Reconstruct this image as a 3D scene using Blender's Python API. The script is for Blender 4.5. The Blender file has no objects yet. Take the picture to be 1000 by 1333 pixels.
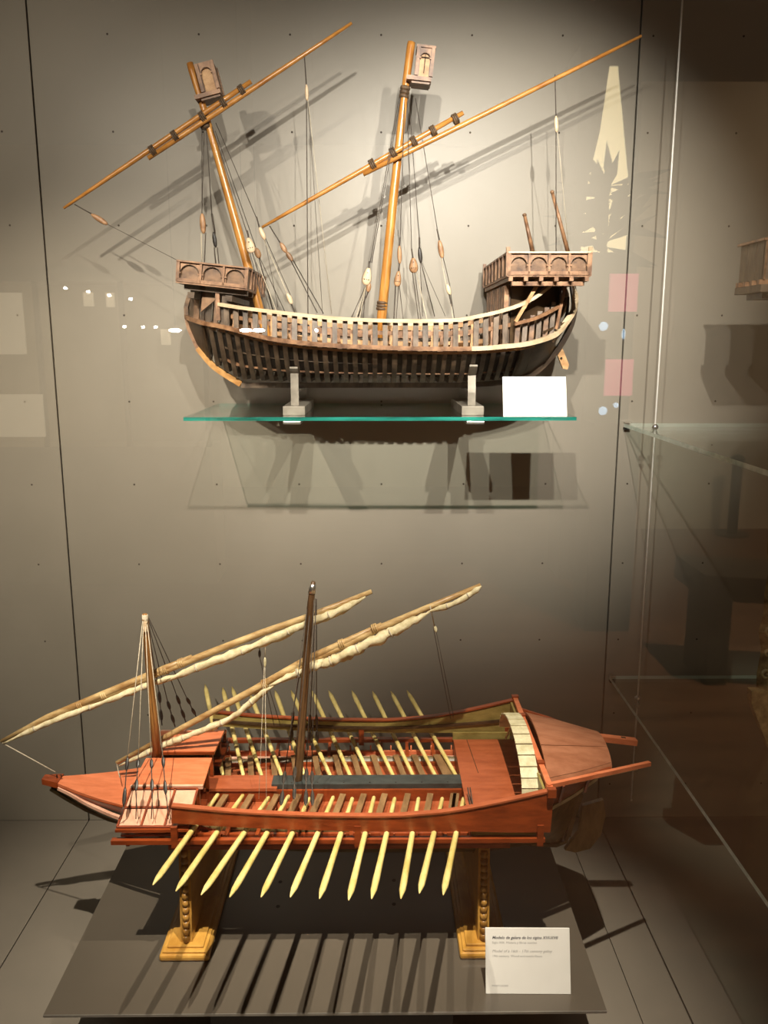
import bpy, math, random
import numpy as np
from mathutils import Vector, Matrix

random.seed(7)
scene = bpy.context.scene
COL = scene.collection

# ------------------------------------------------------------------ camera, world, light, exposure
cam_data = bpy.data.cameras.new('camera')
cam = bpy.data.objects.new('camera', cam_data)
COL.objects.link(cam)
cam.location = (0.0, -1.85, 1.136)
cam.rotation_euler = (math.radians(90 - 11.45), 0.0, math.radians(-0.55))
cam_data.sensor_fit = 'HORIZONTAL'
cam_data.sensor_width = 36.0
cam_data.lens = 36.0 * 1090.0 / 1000.0
cam_data.clip_start = 0.02
scene.camera = cam

world = bpy.data.worlds.new('world')
scene.world = world
world.use_nodes = True
world.node_tree.nodes['Background'].inputs[0].default_value = (1.0, 0.86, 0.68, 1)
world.node_tree.nodes['Background'].inputs[1].default_value = 0.024

scene.view_settings.view_transform = 'Standard'
scene.view_settings.look = 'None'
scene.view_settings.exposure = 0.0
scene.view_settings.gamma = 1.0
scene.view_settings.use_curve_mapping = False


def spot(name, loc, target, power, angle, blend=0.6, radius=0.008, color=(1.0, 0.90, 0.74)):
    d = bpy.data.lights.new(name, 'SPOT')
    d.energy = power
    d.spot_size = math.radians(angle)
    d.spot_blend = blend
    d.shadow_soft_size = radius
    d.color = color
    o = bpy.data.objects.new(name, d)
    COL.objects.link(o)
    o.location = loc
    o.rotation_euler = (Vector(target) - Vector(loc)).to_track_quat('-Z', 'Y').to_euler()
    return o


# ceiling track of small display spots in front of the case
spot('case_spot', (-0.06, -1.585, 1.82), (0.03, -0.05, 1.20), 90, 56, 1.0, 0.008, (1.0, 0.94, 0.83))
spot('case_spot', (0.14, -1.585, 1.82), (0.17, -0.05, 1.22), 108, 48, 1.0, 0.008, (1.0, 0.94, 0.83))
spot('case_spot', (0.35, -1.585, 1.82), (0.25, -0.05, 1.22), 130, 44, 1.0, 0.008, (1.0, 0.94, 0.83))
spot('case_spot', (-0.54, -1.585, 1.80), (-0.58, -0.05, 0.80), 165, 44, 1.0)
spot('case_spot', (-0.78, -1.60, 1.85), (-0.64, -0.05, 1.36), 52, 54, 1.0)  # added fill, no known fixture, brightens the upper-left wall
# spots aimed down at the lower model and the side shelf
spot('case_spot', (0.20, -1.15, 2.05), (0.06, -0.68, 0.28), 250, 37, 1.0)
spot('case_spot', (-0.45, -1.25, 2.05), (-0.37, -0.68, 0.30), 270, 39.5, 1.0)
spot('case_spot', (0.75, -1.45, 1.95), (0.86, -0.36, 0.48), 55, 15, 1.0)  # added spot to brighten the carving on the lower side shelf
# unseen spots added to light the room for its reflection in the glass
spot('room_fill_spot', (3.6, -4.6, 3.1), (3.9, -7.75, 1.3), 480, 95, 1.0, 0.04, (1.0, 0.82, 0.6))
spot('room_fill_spot', (-3.4, -5.0, 3.1), (-3.6, -9.0, 0.2), 420, 70, 1.0, 0.04)
spot('room_fill_spot', (2.0, -3.4, 3.3), (1.9, -4.4, -0.5), 900, 90, 1.0, 0.04, (1.0, 0.80, 0.58))

# ------------------------------------------------------------------ materials
MATS = {}


def new_mat(name):
    m = bpy.data.materials.new(name)
    m.use_nodes = True
    nt = m.node_tree
    b = nt.nodes['Principled BSDF']
    MATS[name] = m
    return m, nt, b


def noise_mat(name, c1, c2, scale=(10, 10, 10), rough=0.5, detail=4.0, bump=0.0, spec=0.4, metal=0.0, lo=0.35, hi=0.65, nscale=1.0):
    """two-tone procedural material: stretched noise between c1 and c2"""
    m, nt, b = new_mat(name)
    tc = nt.nodes.new('ShaderNodeTexCoord')
    mp = nt.nodes.new('ShaderNodeMapping')
    mp.inputs['Scale'].default_value = scale
    nz = nt.nodes.new('ShaderNodeTexNoise')
    nz.inputs['Scale'].default_value = nscale
    nz.inputs['Detail'].default_value = detail
    nz.inputs['Roughness'].default_value = 0.65
    rp = nt.nodes.new('ShaderNodeValToRGB')
    rp.color_ramp.elements[0].position = lo
    rp.color_ramp.elements[1].position = hi
    rp.color_ramp.elements[0].color = (*c1, 1)
    rp.color_ramp.elements[1].color = (*c2, 1)
    L = nt.links.new
    L(tc.outputs['Object'], mp.inputs['Vector'])
    L(mp.outputs['Vector'], nz.inputs['Vector'])
    L(nz.outputs['Fac'], rp.inputs['Fac'])
    L(rp.outputs['Color'], b.inputs['Base Color'])
    b.inputs['Roughness'].default_value = rough
    b.inputs['Specular IOR Level'].default_value = spec
    b.inputs['Metallic'].default_value = metal
    if bump:
        bp = nt.nodes.new('ShaderNodeBump')
        bp.inputs['Strength'].default_value = bump
        bp.inputs['Distance'].default_value = 0.002
        L(nz.outputs['Fac'], bp.inputs['Height'])
        L(bp.outputs['Normal'], b.inputs['Normal'])
    return m


def glass_mat(name, tint, base_reflect=0.04, rough=0.0, gloss=(1, 1, 1)):
    m, nt, b = new_mat(name)
    nt.nodes.remove(b)
    out = nt.nodes['Material Output']
    tr = nt.nodes.new('ShaderNodeBsdfTransparent')
    tr.inputs['Color'].default_value = (*tint, 1)
    gl = nt.nodes.new('ShaderNodeBsdfGlossy')
    gl.inputs['Roughness'].default_value = rough
    gl.inputs['Color'].default_value = (*gloss, 1)
    lw = nt.nodes.new('ShaderNodeLayerWeight')
    lw.inputs['Blend'].default_value = 0.5
    pw = nt.nodes.new('ShaderNodeMath'); pw.operation = 'POWER'; pw.inputs[1].default_value = 5.0
    ma = nt.nodes.new('ShaderNodeMath'); ma.operation = 'MULTIPLY_ADD'
    ma.inputs[1].default_value = 1.0 - base_reflect
    ma.inputs[2].default_value = base_reflect
    mx = nt.nodes.new('ShaderNodeMixShader')
    L = nt.links.new
    L(lw.outputs['Facing'], pw.inputs[0])
    L(pw.outputs[0], ma.inputs[0])
    L(ma.outputs[0], mx.inputs['Fac'])
    L(tr.outputs[0], mx.inputs[1])
    L(gl.outputs[0], mx.inputs[2])
    L(mx.outputs[0], out.inputs['Surface'])
    return m


noise_mat('wall_paint', (0.24, 0.215, 0.17), (0.258, 0.231, 0.184), (3, 3, 3), 0.42, 3, 0.0, 0.35)
noise_mat('floor_paint', (0.20, 0.175, 0.14), (0.225, 0.195, 0.155), (4, 4, 4), 0.33, 3, 0.0, 0.4)
noise_mat('seam_dark', (0.012, 0.010, 0.008), (0.02, 0.016, 0.012), (8, 8, 8), 0.8)
noise_mat('hole_dark', (0.03, 0.022, 0.015), (0.05, 0.035, 0.02), (8, 8, 8), 0.8)
noise_mat('board_metal', (0.086, 0.071, 0.053), (0.097, 0.08, 0.06), (3, 3, 3), 0.30, 3, 0.0, 0.45)
noise_mat('board_edge', (0.30, 0.28, 0.25), (0.40, 0.37, 0.33), (20, 20, 20), 0.3, 3, 0.0, 0.5, 0.6)
noise_mat('plinth_black', (0.008, 0.007, 0.006), (0.012, 0.010, 0.009), (8, 8, 8), 0.6)
noise_mat('card_white', (0.88, 0.86, 0.80), (0.91, 0.89, 0.83), (40, 40, 40), 0.6)
noise_mat('ink_dark', (0.10, 0.10, 0.11), (0.14, 0.14, 0.15), (60, 60, 60), 0.7)
noise_mat('ink_grey', (0.34, 0.33, 0.32), (0.40, 0.39, 0.38), (60, 60, 60), 0.7)
noise_mat('steel', (0.50, 0.48, 0.44), (0.62, 0.60, 0.55), (30, 30, 30), 0.28, 3, 0.0, 0.5, 0.9)
noise_mat('stand_metal', (0.16, 0.14, 0.11), (0.28, 0.25, 0.2), (30, 30, 30), 0.5, 3, 0.0, 0.4, 0.25)
# old ship timbers
noise_mat('spar_wood', (0.30, 0.115, 0.022), (0.52, 0.24, 0.055), (14, 60, 60), 0.28, 5, 0.1, 0.5)
noise_mat('mast_wood', (0.34, 0.13, 0.024), (0.58, 0.28, 0.065), (80, 80, 12), 0.26, 5, 0.1, 0.5)
noise_mat('old_wood', (0.06, 0.028, 0.012), (0.22, 0.12, 0.058), (40, 60, 60), 0.45, 5, 0.3)
noise_mat('castle_wood', (0.1, 0.045, 0.02), (0.36, 0.195, 0.1), (40, 60, 40), 0.45, 5, 0.2)
noise_mat('pale_wood', (0.46, 0.34, 0.20), (0.68, 0.54, 0.36), (20, 60, 60), 0.4, 5, 0.2)
noise_mat('frame_dark', (0.022, 0.014, 0.008), (0.13, 0.09, 0.057), (50, 50, 25), 0.34, 5, 0.3, 0.5)  # darker than the top timbers: shade on the lower hull put into the colour
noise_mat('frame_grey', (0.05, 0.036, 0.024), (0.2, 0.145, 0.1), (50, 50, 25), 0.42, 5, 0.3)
noise_mat('tan_wood', (0.30, 0.15, 0.055), (0.55, 0.33, 0.15), (30, 50, 50), 0.5, 5, 0.2)
noise_mat('dark_wood', (0.028, 0.016, 0.008), (0.075, 0.045, 0.022), (30, 50, 50), 0.4, 5, 0.2)
noise_mat('hold_shade_black', (0.004, 0.003, 0.002), (0.010, 0.007, 0.005), (30, 50, 50), 0.7)  # shade between the lower frames, put into the colour
noise_mat('keel_gold', (0.30, 0.14, 0.035), (0.56, 0.32, 0.11), (30, 60, 60), 0.35, 5, 0.2)
noise_mat('rope_dark', (0.035, 0.028, 0.022), (0.085, 0.066, 0.05), (200, 200, 200), 0.8)
noise_mat('rope_pale', (0.40, 0.34, 0.24), (0.55, 0.48, 0.36), (200, 200, 200), 0.8)
noise_mat('lashing_wrap', (0.05, 0.03, 0.015), (0.14, 0.085, 0.045), (200, 200, 200), 0.6)
noise_mat('block_wood', (0.22, 0.11, 0.05), (0.42, 0.24, 0.12), (90, 90, 90), 0.45, 4, 0.2)
noise_mat('block_pale', (0.50, 0.36, 0.22), (0.66, 0.50, 0.33), (90, 90, 90), 0.45, 4, 0.2)
noise_mat('block_black', (0.016, 0.014, 0.012), (0.045, 0.038, 0.032), (90, 90, 90), 0.4)
# galley
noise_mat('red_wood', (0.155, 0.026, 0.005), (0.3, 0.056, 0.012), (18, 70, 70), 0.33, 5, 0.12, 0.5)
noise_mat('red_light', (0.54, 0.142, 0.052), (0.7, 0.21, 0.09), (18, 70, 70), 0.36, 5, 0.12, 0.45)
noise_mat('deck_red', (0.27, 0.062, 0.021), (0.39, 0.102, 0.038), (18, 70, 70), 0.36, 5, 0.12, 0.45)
noise_mat('canopy_wood', (0.27, 0.098, 0.046), (0.38, 0.155, 0.08), (18, 70, 70), 0.4, 5, 0.12, 0.45)
noise_mat('pink_wood', (0.62, 0.32, 0.21), (0.8, 0.48, 0.34), (30, 60, 60), 0.4, 4, 0.1)
noise_mat('lattice_pane', (0.62, 0.30, 0.18), (0.72, 0.40, 0.26), (40, 40, 40), 0.4, 4)
noise_mat('olive_wood', (0.20, 0.15, 0.038), (0.36, 0.28, 0.085), (24, 60, 60), 0.45, 5, 0.15)
noise_mat('hull_olive', (0.075, 0.055, 0.02), (0.16, 0.115, 0.045), (20, 60, 60), 0.38, 5, 0.15)
noise_mat('bench_wood', (0.14, 0.075, 0.03), (0.26, 0.15, 0.065), (60, 20, 60), 0.45, 5, 0.2)
noise_mat('oar_yellow', (0.55, 0.42, 0.12), (0.78, 0.64, 0.26), (60, 20, 60), 0.42, 5, 0.1)
noise_mat('gangway_dark', (0.022, 0.028, 0.026), (0.045, 0.052, 0.048), (30, 60, 60), 0.35)
noise_mat('slat_cream', (0.50, 0.45, 0.26), (0.74, 0.68, 0.45), (60, 60, 60), 0.5, 5, 0.1)
noise_mat('sail_cream', (0.46, 0.38, 0.20), (0.74, 0.65, 0.42), (70, 70, 70), 0.7, 5, 0.5)
noise_mat('yard_wood', (0.28, 0.15, 0.05), (0.58, 0.42, 0.20), (16, 70, 70), 0.38, 5, 0.15)
noise_mat('galley_mast', (0.20, 0.085, 0.022), (0.38, 0.19, 0.055), (80, 80, 14), 0.34, 5, 0.15)
noise_mat('galley_mast_dark', (0.055, 0.028, 0.012), (0.15, 0.08, 0.034), (80, 80, 14), 0.36, 5, 0.2)
noise_mat('stand_oak', (0.40, 0.19, 0.030), (0.60, 0.33, 0.070), (30, 12, 30), 0.3, 5, 0.1, 0.5)
noise_mat('stand_rope_carve', (0.22, 0.10, 0.018), (0.44, 0.23, 0.05), (60, 60, 60), 0.35, 4, 0.2)
# neighbours on the side shelves and the room
noise_mat('grey_wood', (0.085, 0.06, 0.038), (0.15, 0.11, 0.07), (30, 60, 30), 0.55, 5, 0.2)
noise_mat('carved_gilt', (0.10, 0.065, 0.022), (0.26, 0.18, 0.075), (60, 60, 60), 0.45, 5, 0.4)
noise_mat('room_plaster', (0.62, 0.48, 0.32), (0.66, 0.52, 0.35), (2, 2, 2), 0.7)
noise_mat('room_wood_floor', (0.16, 0.07, 0.035), (0.26, 0.12, 0.06), (1.2, 14, 1), 0.45)
noise_mat('room_dark', (0.012, 0.010, 0.008), (0.02, 0.016, 0.012), (5, 5, 5), 0.4)
noise_mat('cabinet_cream', (0.55, 0.47, 0.33), (0.62, 0.53, 0.38), (3, 3, 3), 0.6)
noise_mat('leaf_dark', (0.03, 0.03, 0.015), (0.07, 0.065, 0.03), (20, 20, 20), 0.6)
glass_mat('clear_pane', (1.0, 1.0, 1.0), 0.042)
glass_mat('shelf_glass', (0.955, 0.985, 0.97), 0.05)
noise_mat('cable_pale', (0.72, 0.70, 0.64), (0.82, 0.80, 0.74), (60, 60, 60), 0.3, 3, 0.0, 0.6)
noise_mat('rudder_olive', (0.14, 0.095, 0.032), (0.27, 0.19, 0.075), (40, 40, 14), 0.4, 5, 0.15)
glass_mat('side_shelf_glass', (0.93, 0.97, 0.95), 0.03)


def edge_glass(name, c1, c2, f):
    m = noise_mat(name, c1, c2, (6, 40, 60), 0.15, 3, 0.0, 0.6)
    nt = m.node_tree
    b = nt.nodes['Principled BSDF']
    tr = nt.nodes.new('ShaderNodeBsdfTransparent')
    tr.inputs['Color'].default_value = (0.55, 0.95, 0.85, 1)
    mx = nt.nodes.new('ShaderNodeMixShader')
    mx.inputs['Fac'].default_value = f
    nt.links.new(tr.outputs[0], mx.inputs[1])
    nt.links.new(b.outputs[0], mx.inputs[2])
    nt.links.new(mx.outputs[0], nt.nodes['Material Output'].inputs['Surface'])


edge_glass('glass_edge_green', (0.005, 0.11, 0.085), (0.03, 0.36, 0.28), 0.8)
edge_glass('glass_edge_grey', (0.50, 0.58, 0.50), (0.72, 0.78, 0.70), 0.92)


def lamp_mat(name, color, strength):
    m, nt, b = new_mat(name)
    b.inputs['Base Color'].default_value = (*color, 1)
    b.inputs['Emission Color'].default_value = (*color, 1)
    b.inputs['Emission Strength'].default_value = strength


lamp_mat('lamp_glow', (1.0, 0.93, 0.82), 60.0)
lamp_mat('niche_glow_warm', (1.0, 0.80, 0.42), 5.5)  # emission stands in for lamplight on the niche panel
lamp_mat('showcase_red', (0.75, 0.16, 0.26), 2.4)
lamp_mat('showcase_cream', (1.0, 0.82, 0.55), 1.3)
lamp_mat('showcase_blue', (0.45, 0.72, 1.0), 5.0)

# ------------------------------------------------------------------ mesh helpers
BASE = {}


class MB:
    """collects solids in world coordinates and links them as one mesh object"""

    def __init__(self):
        self.v = []; self.f = []; self.mi = []; self.cur = 0; self.sm = []; self.smooth = False

    def add(self, verts, faces):
        n = len(self.v)
        self.v += [tuple(p) for p in verts]
        for f in faces:
            self.f.append([i + n for i in f]); self.mi.append(self.cur); self.sm.append(self.smooth)
        return self

    def hexa(self, p):
        """eight corners: bottom ring 0-3, top ring 4-7"""
        return self.add(p, [(3, 2, 1, 0), (4, 5, 6, 7), (0, 1, 5, 4), (1, 2, 6, 5), (2, 3, 7, 6), (3, 0, 4, 7)])

    def box(self, x0, x1, y0, y1, z0, z1):
        return self.hexa([(x0, y0, z0), (x1, y0, z0), (x1, y1, z0), (x0, y1, z0), (x0, y0, z1), (x1, y0, z1), (x1, y1, z1), (x0, y1, z1)])

    def obox(self, c, u, v, n, a, b, d):
        """box centred at c with half sizes a, b, d along unit axes u, v, n"""
        c, u, v, n = Vector(c), Vector(u), Vector(v), Vector(n)
        p = []
        for sn in (-1, 1):
            for su, sv in ((-1, -1), (1, -1), (1, 1), (-1, 1)):
                p.append(c + u * (a * su) + v * (b * sv) + n * (d * sn))
        return self.hexa(p)

    def beam(self, p0, p1, w, h, up=(0, 0, 1)):
        """rectangular bar from p0 to p1; h along up, w across"""
        p0, p1 = Vector(p0), Vector(p1)
        t = (p1 - p0).normalized()
        s = t.cross(Vector(up)).normalized()
        u = s.cross(t).normalized()
        return self.obox((p0 + p1) / 2, t, s, u, (p1 - p0).length / 2, w / 2, h / 2)

    def sweep(self, pts, w, t, wdir):
        """rectangular strip along a polyline: width w along wdir, thickness t across it"""
        pts = [Vector(p) for p in pts]
        wd = Vector(wdir).normalized()
        rings = []
        for i, p in enumerate(pts):
            a = pts[max(i - 1, 0)]; b = pts[min(i + 1, len(pts) - 1)]
            T = (b - a).normalized()
            N = T.cross(wd)
            N = N.normalized() if N.length > 1e-6 else Vector((0, 1, 0))
            rings.append([p + wd * (w / 2) + N * (t / 2), p - wd * (w / 2) + N * (t / 2), p - wd * (w / 2) - N * (t / 2), p + wd * (w / 2) - N * (t / 2)])
        self.rings(rings)
        return self

    def rings(self, rings, caps=True, closed=True):
        n = len(rings[0])
        vs = [p for r in rings for p in r]
        fs = []
        for i in range(len(rings) - 1):
            for j in range(n if closed else n - 1):
                k = (j + 1) % n
                fs.append((i * n + j, i * n + k, (i + 1) * n + k, (i + 1) * n + j))
        if caps and closed:
            fs.append(tuple(range(n - 1, -1, -1)))
            fs.append(tuple((len(rings) - 1) * n + j for j in range(n)))
        return self.add(vs, fs)

    def tube(self, pts, r, n=8, smooth=True):
        pts = [Vector(p) for p in pts]
        rs = r if isinstance(r, (list, tuple)) else [r] * len(pts)
        rings = []
        ref = None
        for i, p in enumerate(pts):
            a = pts[max(i - 1, 0)]; b = pts[min(i + 1, len(pts) - 1)]
            T = (b - a).normalized()
            if ref is None:
                ref = Vector((0, 0, 1)) if abs(T.z) < 0.9 else Vector((1, 0, 0))
            s = T.cross(ref).normalized(); u = s.cross(T).normalized()
            rings.append([p + (s * math.cos(q) + u * math.sin(q)) * rs[i] for q in (2 * math.pi * k / n for k in range(n))])
        o = self.smooth; self.smooth = smooth
        self.rings(rings); self.smooth = o
        return self

    def prism(self, poly, d):
        """planar polygon (3D points) extruded by the vector d"""
        n = len(poly)
        d = Vector(d)
        vs = [Vector(p) for p in poly] + [Vector(p) + d for p in poly]
        fs = [tuple(range(n - 1, -1, -1)), tuple(range(n, 2 * n))]
        fs += [(j, (j + 1) % n, n + (j + 1) % n, n + j) for j in range(n)]
        return self.add(vs, fs)

    def ball(self, c, rx, ry, rz, n=10, m=6, axes=None):
        c = Vector(c)
        ax = axes or (Vector((1, 0, 0)), Vector((0, 1, 0)), Vector((0, 0, 1)))
        rings = []
        for i in range(m + 1):
            ph = math.pi * (i + 0.02) / (m + 0.04)
            rings.append([c + ax[0] * (rx * math.sin(ph) * math.cos(q)) + ax[1] * (ry * math.sin(ph) * math.sin(q)) + ax[2] * (-rz * math.cos(ph))
                          for q in (2 * math.pi * k / n for k in range(n))])
        o = self.smooth; self.smooth = True
        self.rings(rings); self.smooth = o
        return self

    def build(self, name, mat, parent=None, base=None, bevel=0.0):
        b = Vector(base) if base is not None else (BASE[parent.name] if parent else Vector((0, 0, 0)))
        me = bpy.data.meshes.new(name)
        me.from_pydata([tuple(Vector(p) - b) for p in self.v], [], self.f)
        mats = mat if isinstance(mat, (list, tuple)) else [mat]
        for k in mats:
            me.materials.append(MATS[k])
        me.polygons.foreach_set('material_index', self.mi)
        me.polygons.foreach_set('use_smooth', self.sm)
        me.validate()
        # consistent outward normals
        import bmesh
        bm = bmesh.new(); bm.from_mesh(me)
        bmesh.ops.recalc_face_normals(bm, faces=bm.faces)
        bm.to_mesh(me); bm.free()
        me.update()
        o = bpy.data.objects.new(name, me)
        COL.objects.link(o)
        if parent:
            o.parent = parent
        else:
            o.location = b
        BASE[o.name] = b
        if bevel:
            md = o.modifiers.new('bevel', 'BEVEL'); md.width = bevel; md.segments = 2
        return o


def thing(name, base, label, cat, group=None):
    o = bpy.data.objects.new(name, None)
    o.empty_display_size = 0.05
    COL.objects.link(o)
    o.location = base
    BASE[o.name] = Vector(base)
    return tag(o, label, cat, group)


def tag(o, label=None, cat=None, group=None, kind=None):
    if label: o['label'] = label
    if cat: o['category'] = cat
    if group: o['group'] = group
    if kind: o['kind'] = kind
    return o


def copy_tree(o, parent=None):
    c = o.copy(); COL.objects.link(c)
    if parent: c.parent = parent
    BASE[c.name] = BASE[o.name]
    for ch in list(o.children):
        copy_tree(ch, c)
    return c


def crom(pts, n=6):
    """Catmull-Rom curve through the points"""
    P = [Vector(p) for p in pts]
    out = []
    for i in range(len(P) - 1):
        p0 = P[i - 1] if i else P[0] * 2 - P[1]
        p1, p2 = P[i], P[i + 1]
        p3 = P[i + 2] if i + 2 < len(P) else P[-1] * 2 - P[-2]
        for k in range(n):
            t = k / n
            out.append(0.5 * ((2 * p1) + (p2 - p0) * t + (2 * p0 - 5 * p1 + 4 * p2 - p3) * t * t + (3 * p1 - p0 - 3 * p2 + p3) * t ** 3))
    out.append(P[-1])
    return out


def lerp(a, b, t):
    return Vector(a) * (1 - t) + Vector(b) * t


def rope(parent, pts, r=0.0007, mat='rope_dark', sag=0.0, name='rope'):
    if sag and len(pts) == 2:
        a, b = Vector(pts[0]), Vector(pts[1])
        pts = [lerp(a, b, k / 8) - Vector((0, 0, sag * 4 * (k / 8) * (1 - k / 8))) for k in range(9)]
    return MB().tube(pts, r, 5).build(name, mat, parent)


def pulley(parent, p0, p1, width, mat='block_wood', depth=0.55, heart=False):
    """wooden rigging block between p0 (top) and p1 (bottom)"""
    p0, p1 = Vector(p0), Vector(p1)
    t = (p1 - p0).normalized()
    s = t.cross(Vector((0, 1, 0))).normalized()
    n = Vector((0, 1, 0))
    L = (p1 - p0).length
    prof = [(0.0, 0.32), (0.18, 0.62), (0.45, 0.92), (0.72, 1.0), (0.9, 0.8), (1.0, 0.45)] if heart else [(0.0, 0.35), (0.15, 0.75), (0.4, 1.0), (0.65, 1.0), (0.88, 0.75), (1.0, 0.35)]
    m = MB()
    rings = []
    for a, w in prof:
        c = p0 + t * (L * a)
        hw = width / 2 * w; hd = width / 2 * depth * (0.6 + 0.4 * w)
        rings.append([c + s * (hw * math.cos(q)) + n * (hd * math.sin(q)) for q in (2 * math.pi * k / 8 for k in range(8))])
    m.smooth = True
    m.rings(rings)
    b = m.build('block', mat, parent)
    if heart:
        h = MB()
        for a, w in ((0.28, 0.0), (0.68, -0.45), (0.68, 0.0), (0.68, 0.45)):
            c = p0 + t * (L * a) + s * (width / 2 * w) - n * (width / 2 * depth * 0.93)
            h.ball(c, 0.0011, 0.0008, 0.0011, 6, 4)
        h.build('rope_hole', 'hole_dark', b)
    return b

# ------------------------------------------------------------------ the display case: wall, floor, panes
root = MB().box(-2.3, 2.3, 0.012, 0.05, -0.02, 2.75).build('wall_back', 'seam_dark')
tag(root, 'dark taupe painted back wall of the display case', kind='structure')
SEAM = 0.0032
edges = [(-1.93, -0.6985 - SEAM / 2), (-0.6985 + SEAM / 2, 0.5375 - SEAM / 2), (0.5375 + SEAM / 2, 1.772)]
for k, (a, b) in enumerate(edges):
    p = MB().box(a, b, 0.0, 0.012, 0.0, 2.7).build('panel', 'wall_paint', root, bevel=0.0008)
    h = MB()
    off = (0.012 if k else -0.768 + 4 * 0.184)
    xs = [x for x in (off + 0.184 * i for i in range(-12, 13)) if a + 0.02 < x < b - 0.015]
    for x in xs:
        for j in range(-5, 8):
            z = 1.009 + 0.184 * j
            ring = [(x + 0.0022 * math.cos(q), -0.0004, z + 0.0022 * math.sin(q)) for q in (2 * math.pi * i / 8 for i in range(8))]
            h.prism(ring, (0, 0.004, 0))
    ho = h.build('fixing_hole', 'hole_dark', p)
    ho['kind'] = 'stuff'

root = MB().box(-2.3, 2.3, -1.16, 0.012, -0.05, -0.012).build('floor', 'seam_dark')
tag(root, 'taupe panelled floor of the display case', kind='structure')
for a, b in ((-1.93, -0.6985 - 0.001), (-0.6985 + 0.001, 0.452), (0.4535, 0.5375 - 0.0015), (0.5375 + 0.0015, 1.772)):
    MB().box(a, b, -1.14, 0.0, -0.012, 0.0).build('floor_panel', 'floor_paint', root, bevel=0.0006)

pane = MB().box(-2.2, 2.2, -1.158, -1.15, -0.02, 2.7).build('window_1', 'clear_pane')
tag(pane, 'clear front glass pane of the display case with faint room reflections', kind='structure')

# ------------------------------------------------------------------ shelf of the upper model
def glass_shelf(name, x0, x1, y0, y1, ztop, th, face, edge, label, cat='shelf'):
    m = MB()
    m.cur = 0
    z0 = ztop - th
    m.add([(x0, y0, z0), (x1, y0, z0), (x1, y1, z0), (x0, y1, z0), (x0, y0, ztop), (x1, y0, ztop), (x1, y1, ztop), (x0, y1, ztop)], [(3, 2, 1, 0), (4, 5, 6, 7)])
    m.cur = 1
    m.add([(x0, y0, z0), (x1, y0, z0), (x1, y1, z0), (x0, y1, z0), (x0, y0, ztop), (x1, y0, ztop), (x1, y1, ztop), (x0, y1, ztop)],
          [(0, 1, 5, 4), (1, 2, 6, 5), (2, 3, 7, 6), (3, 0, 4, 7)])
    o = m.build(name, [face, edge], base=((x0 + x1) / 2, (y0 + y1) / 2, z0))
    return tag(o, label, cat)


SZ = 1.005
glass_shelf('glass_shelf', -0.344, 0.360, -0.348, -0.002, SZ, 0.0065, 'shelf_glass', 'glass_edge_green',
            'green-edged glass shelf carrying the open-framed sailing ship model')
for sx, wh in ((-0.150, 'fore'), (0.178, 'stern')):
    b = MB().box(sx - 0.016, sx + 0.016, -0.352, 0.0, SZ - 0.0125, SZ - 0.0070).build('shelf_bracket', 'steel', base=(sx, 0, SZ - 0.0135), bevel=0.001)
    tag(b, 'flat steel bracket under the green-edged shelf below the %s cradle' % wh, 'bracket', 'steel brackets under the shelf')

# ------------------------------------------------------------------ upper model: open-framed carrack
YC = -0.20
ship = thing('carrack_model', (0.0, YC, SZ + 0.047), 'wooden open-framed carrack model with two lateen yards on the glass shelf', 'ship model')
# measured lines of the near side (x, y, z): wale, rail; and the keel / stem / stern line on the centre plane
WALE = [(-0.3588, -0.21, 1.1829), (-0.3357, -0.245, 1.1763), (-0.312, -0.272, 1.1702), (-0.2731, -0.302, 1.1633), (-0.2257, -0.326, 1.1517), (-0.1809, -0.338, 1.1415), (-0.1207, -0.346, 1.1343), (-0.0666, -0.348, 1.1303),
        (-0.0126, -0.348, 1.1277), (0.0956, -0.348, 1.125), (0.183, -0.342, 1.1256), (0.2263, -0.334, 1.1289), (0.267, -0.32, 1.1329), (0.3083, -0.298, 1.1425), (0.3338, -0.278, 1.1536), (0.3564, -0.258, 1.1762),
        (0.3708, -0.245, 1.1975), (0.3733, -0.238, 1.2215), (0.3687, -0.235, 1.244)]
RAIL = [(-0.2799, -0.302, 1.2031), (-0.2445, -0.318, 1.1971), (-0.2025, -0.328, 1.1915), (-0.1613, -0.334, 1.1867), (-0.1205, -0.338, 1.182), (-0.0799, -0.342, 1.1779), (-0.0394, -0.344, 1.1752), (0.0144, -0.345, 1.1733),
        (0.0683, -0.345, 1.1726), (0.1156, -0.344, 1.1733), (0.1495, -0.342, 1.1753), (0.1821, -0.339, 1.1814), (0.2205, -0.334, 1.1901), (0.2595, -0.326, 1.203), (0.2877, -0.318, 1.2186), (0.3119, -0.31, 1.2363), (0.3234, -0.306, 1.2432)]
KEEL = [(-0.3624, -0.2, 1.1846), (-0.3577, -0.2, 1.1588), (-0.3431, -0.2, 1.1225), (-0.312, -0.2, 1.086), (-0.2625, -0.2, 1.0535), (-0.1938, -0.2, 1.052), (0.1659, -0.2, 1.0518), (0.2409, -0.2, 1.0562), (0.3005, -0.2, 1.071), (0.3268, -0.2, 1.0902), (0.3511, -0.2, 1.1181), (0.3678, -0.2, 1.1458)]
wx = [p[0] for p in WALE[:15]]; wb = [YC - p[1] for p in WALE[:15]]; wz = [p[2] for p in WALE[:15]]
rx = [p[0] for p in RAIL]; rb = [YC - p[1] for p in RAIL]; rz = [p[2] for p in RAIL]
kx = [p[0] for p in KEEL]; kz = [p[2] for p in KEEL]


def hb(x): return float(np.interp(x, wx, wb))
def zw(x): return float(np.interp(x, wx, wz))
def rbm(x): return float(np.interp(x, rx, rb))
def zr(x): return float(np.interp(x, rx, rz))
def zk(x): return float(np.interp(x, kx, kz))


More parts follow.
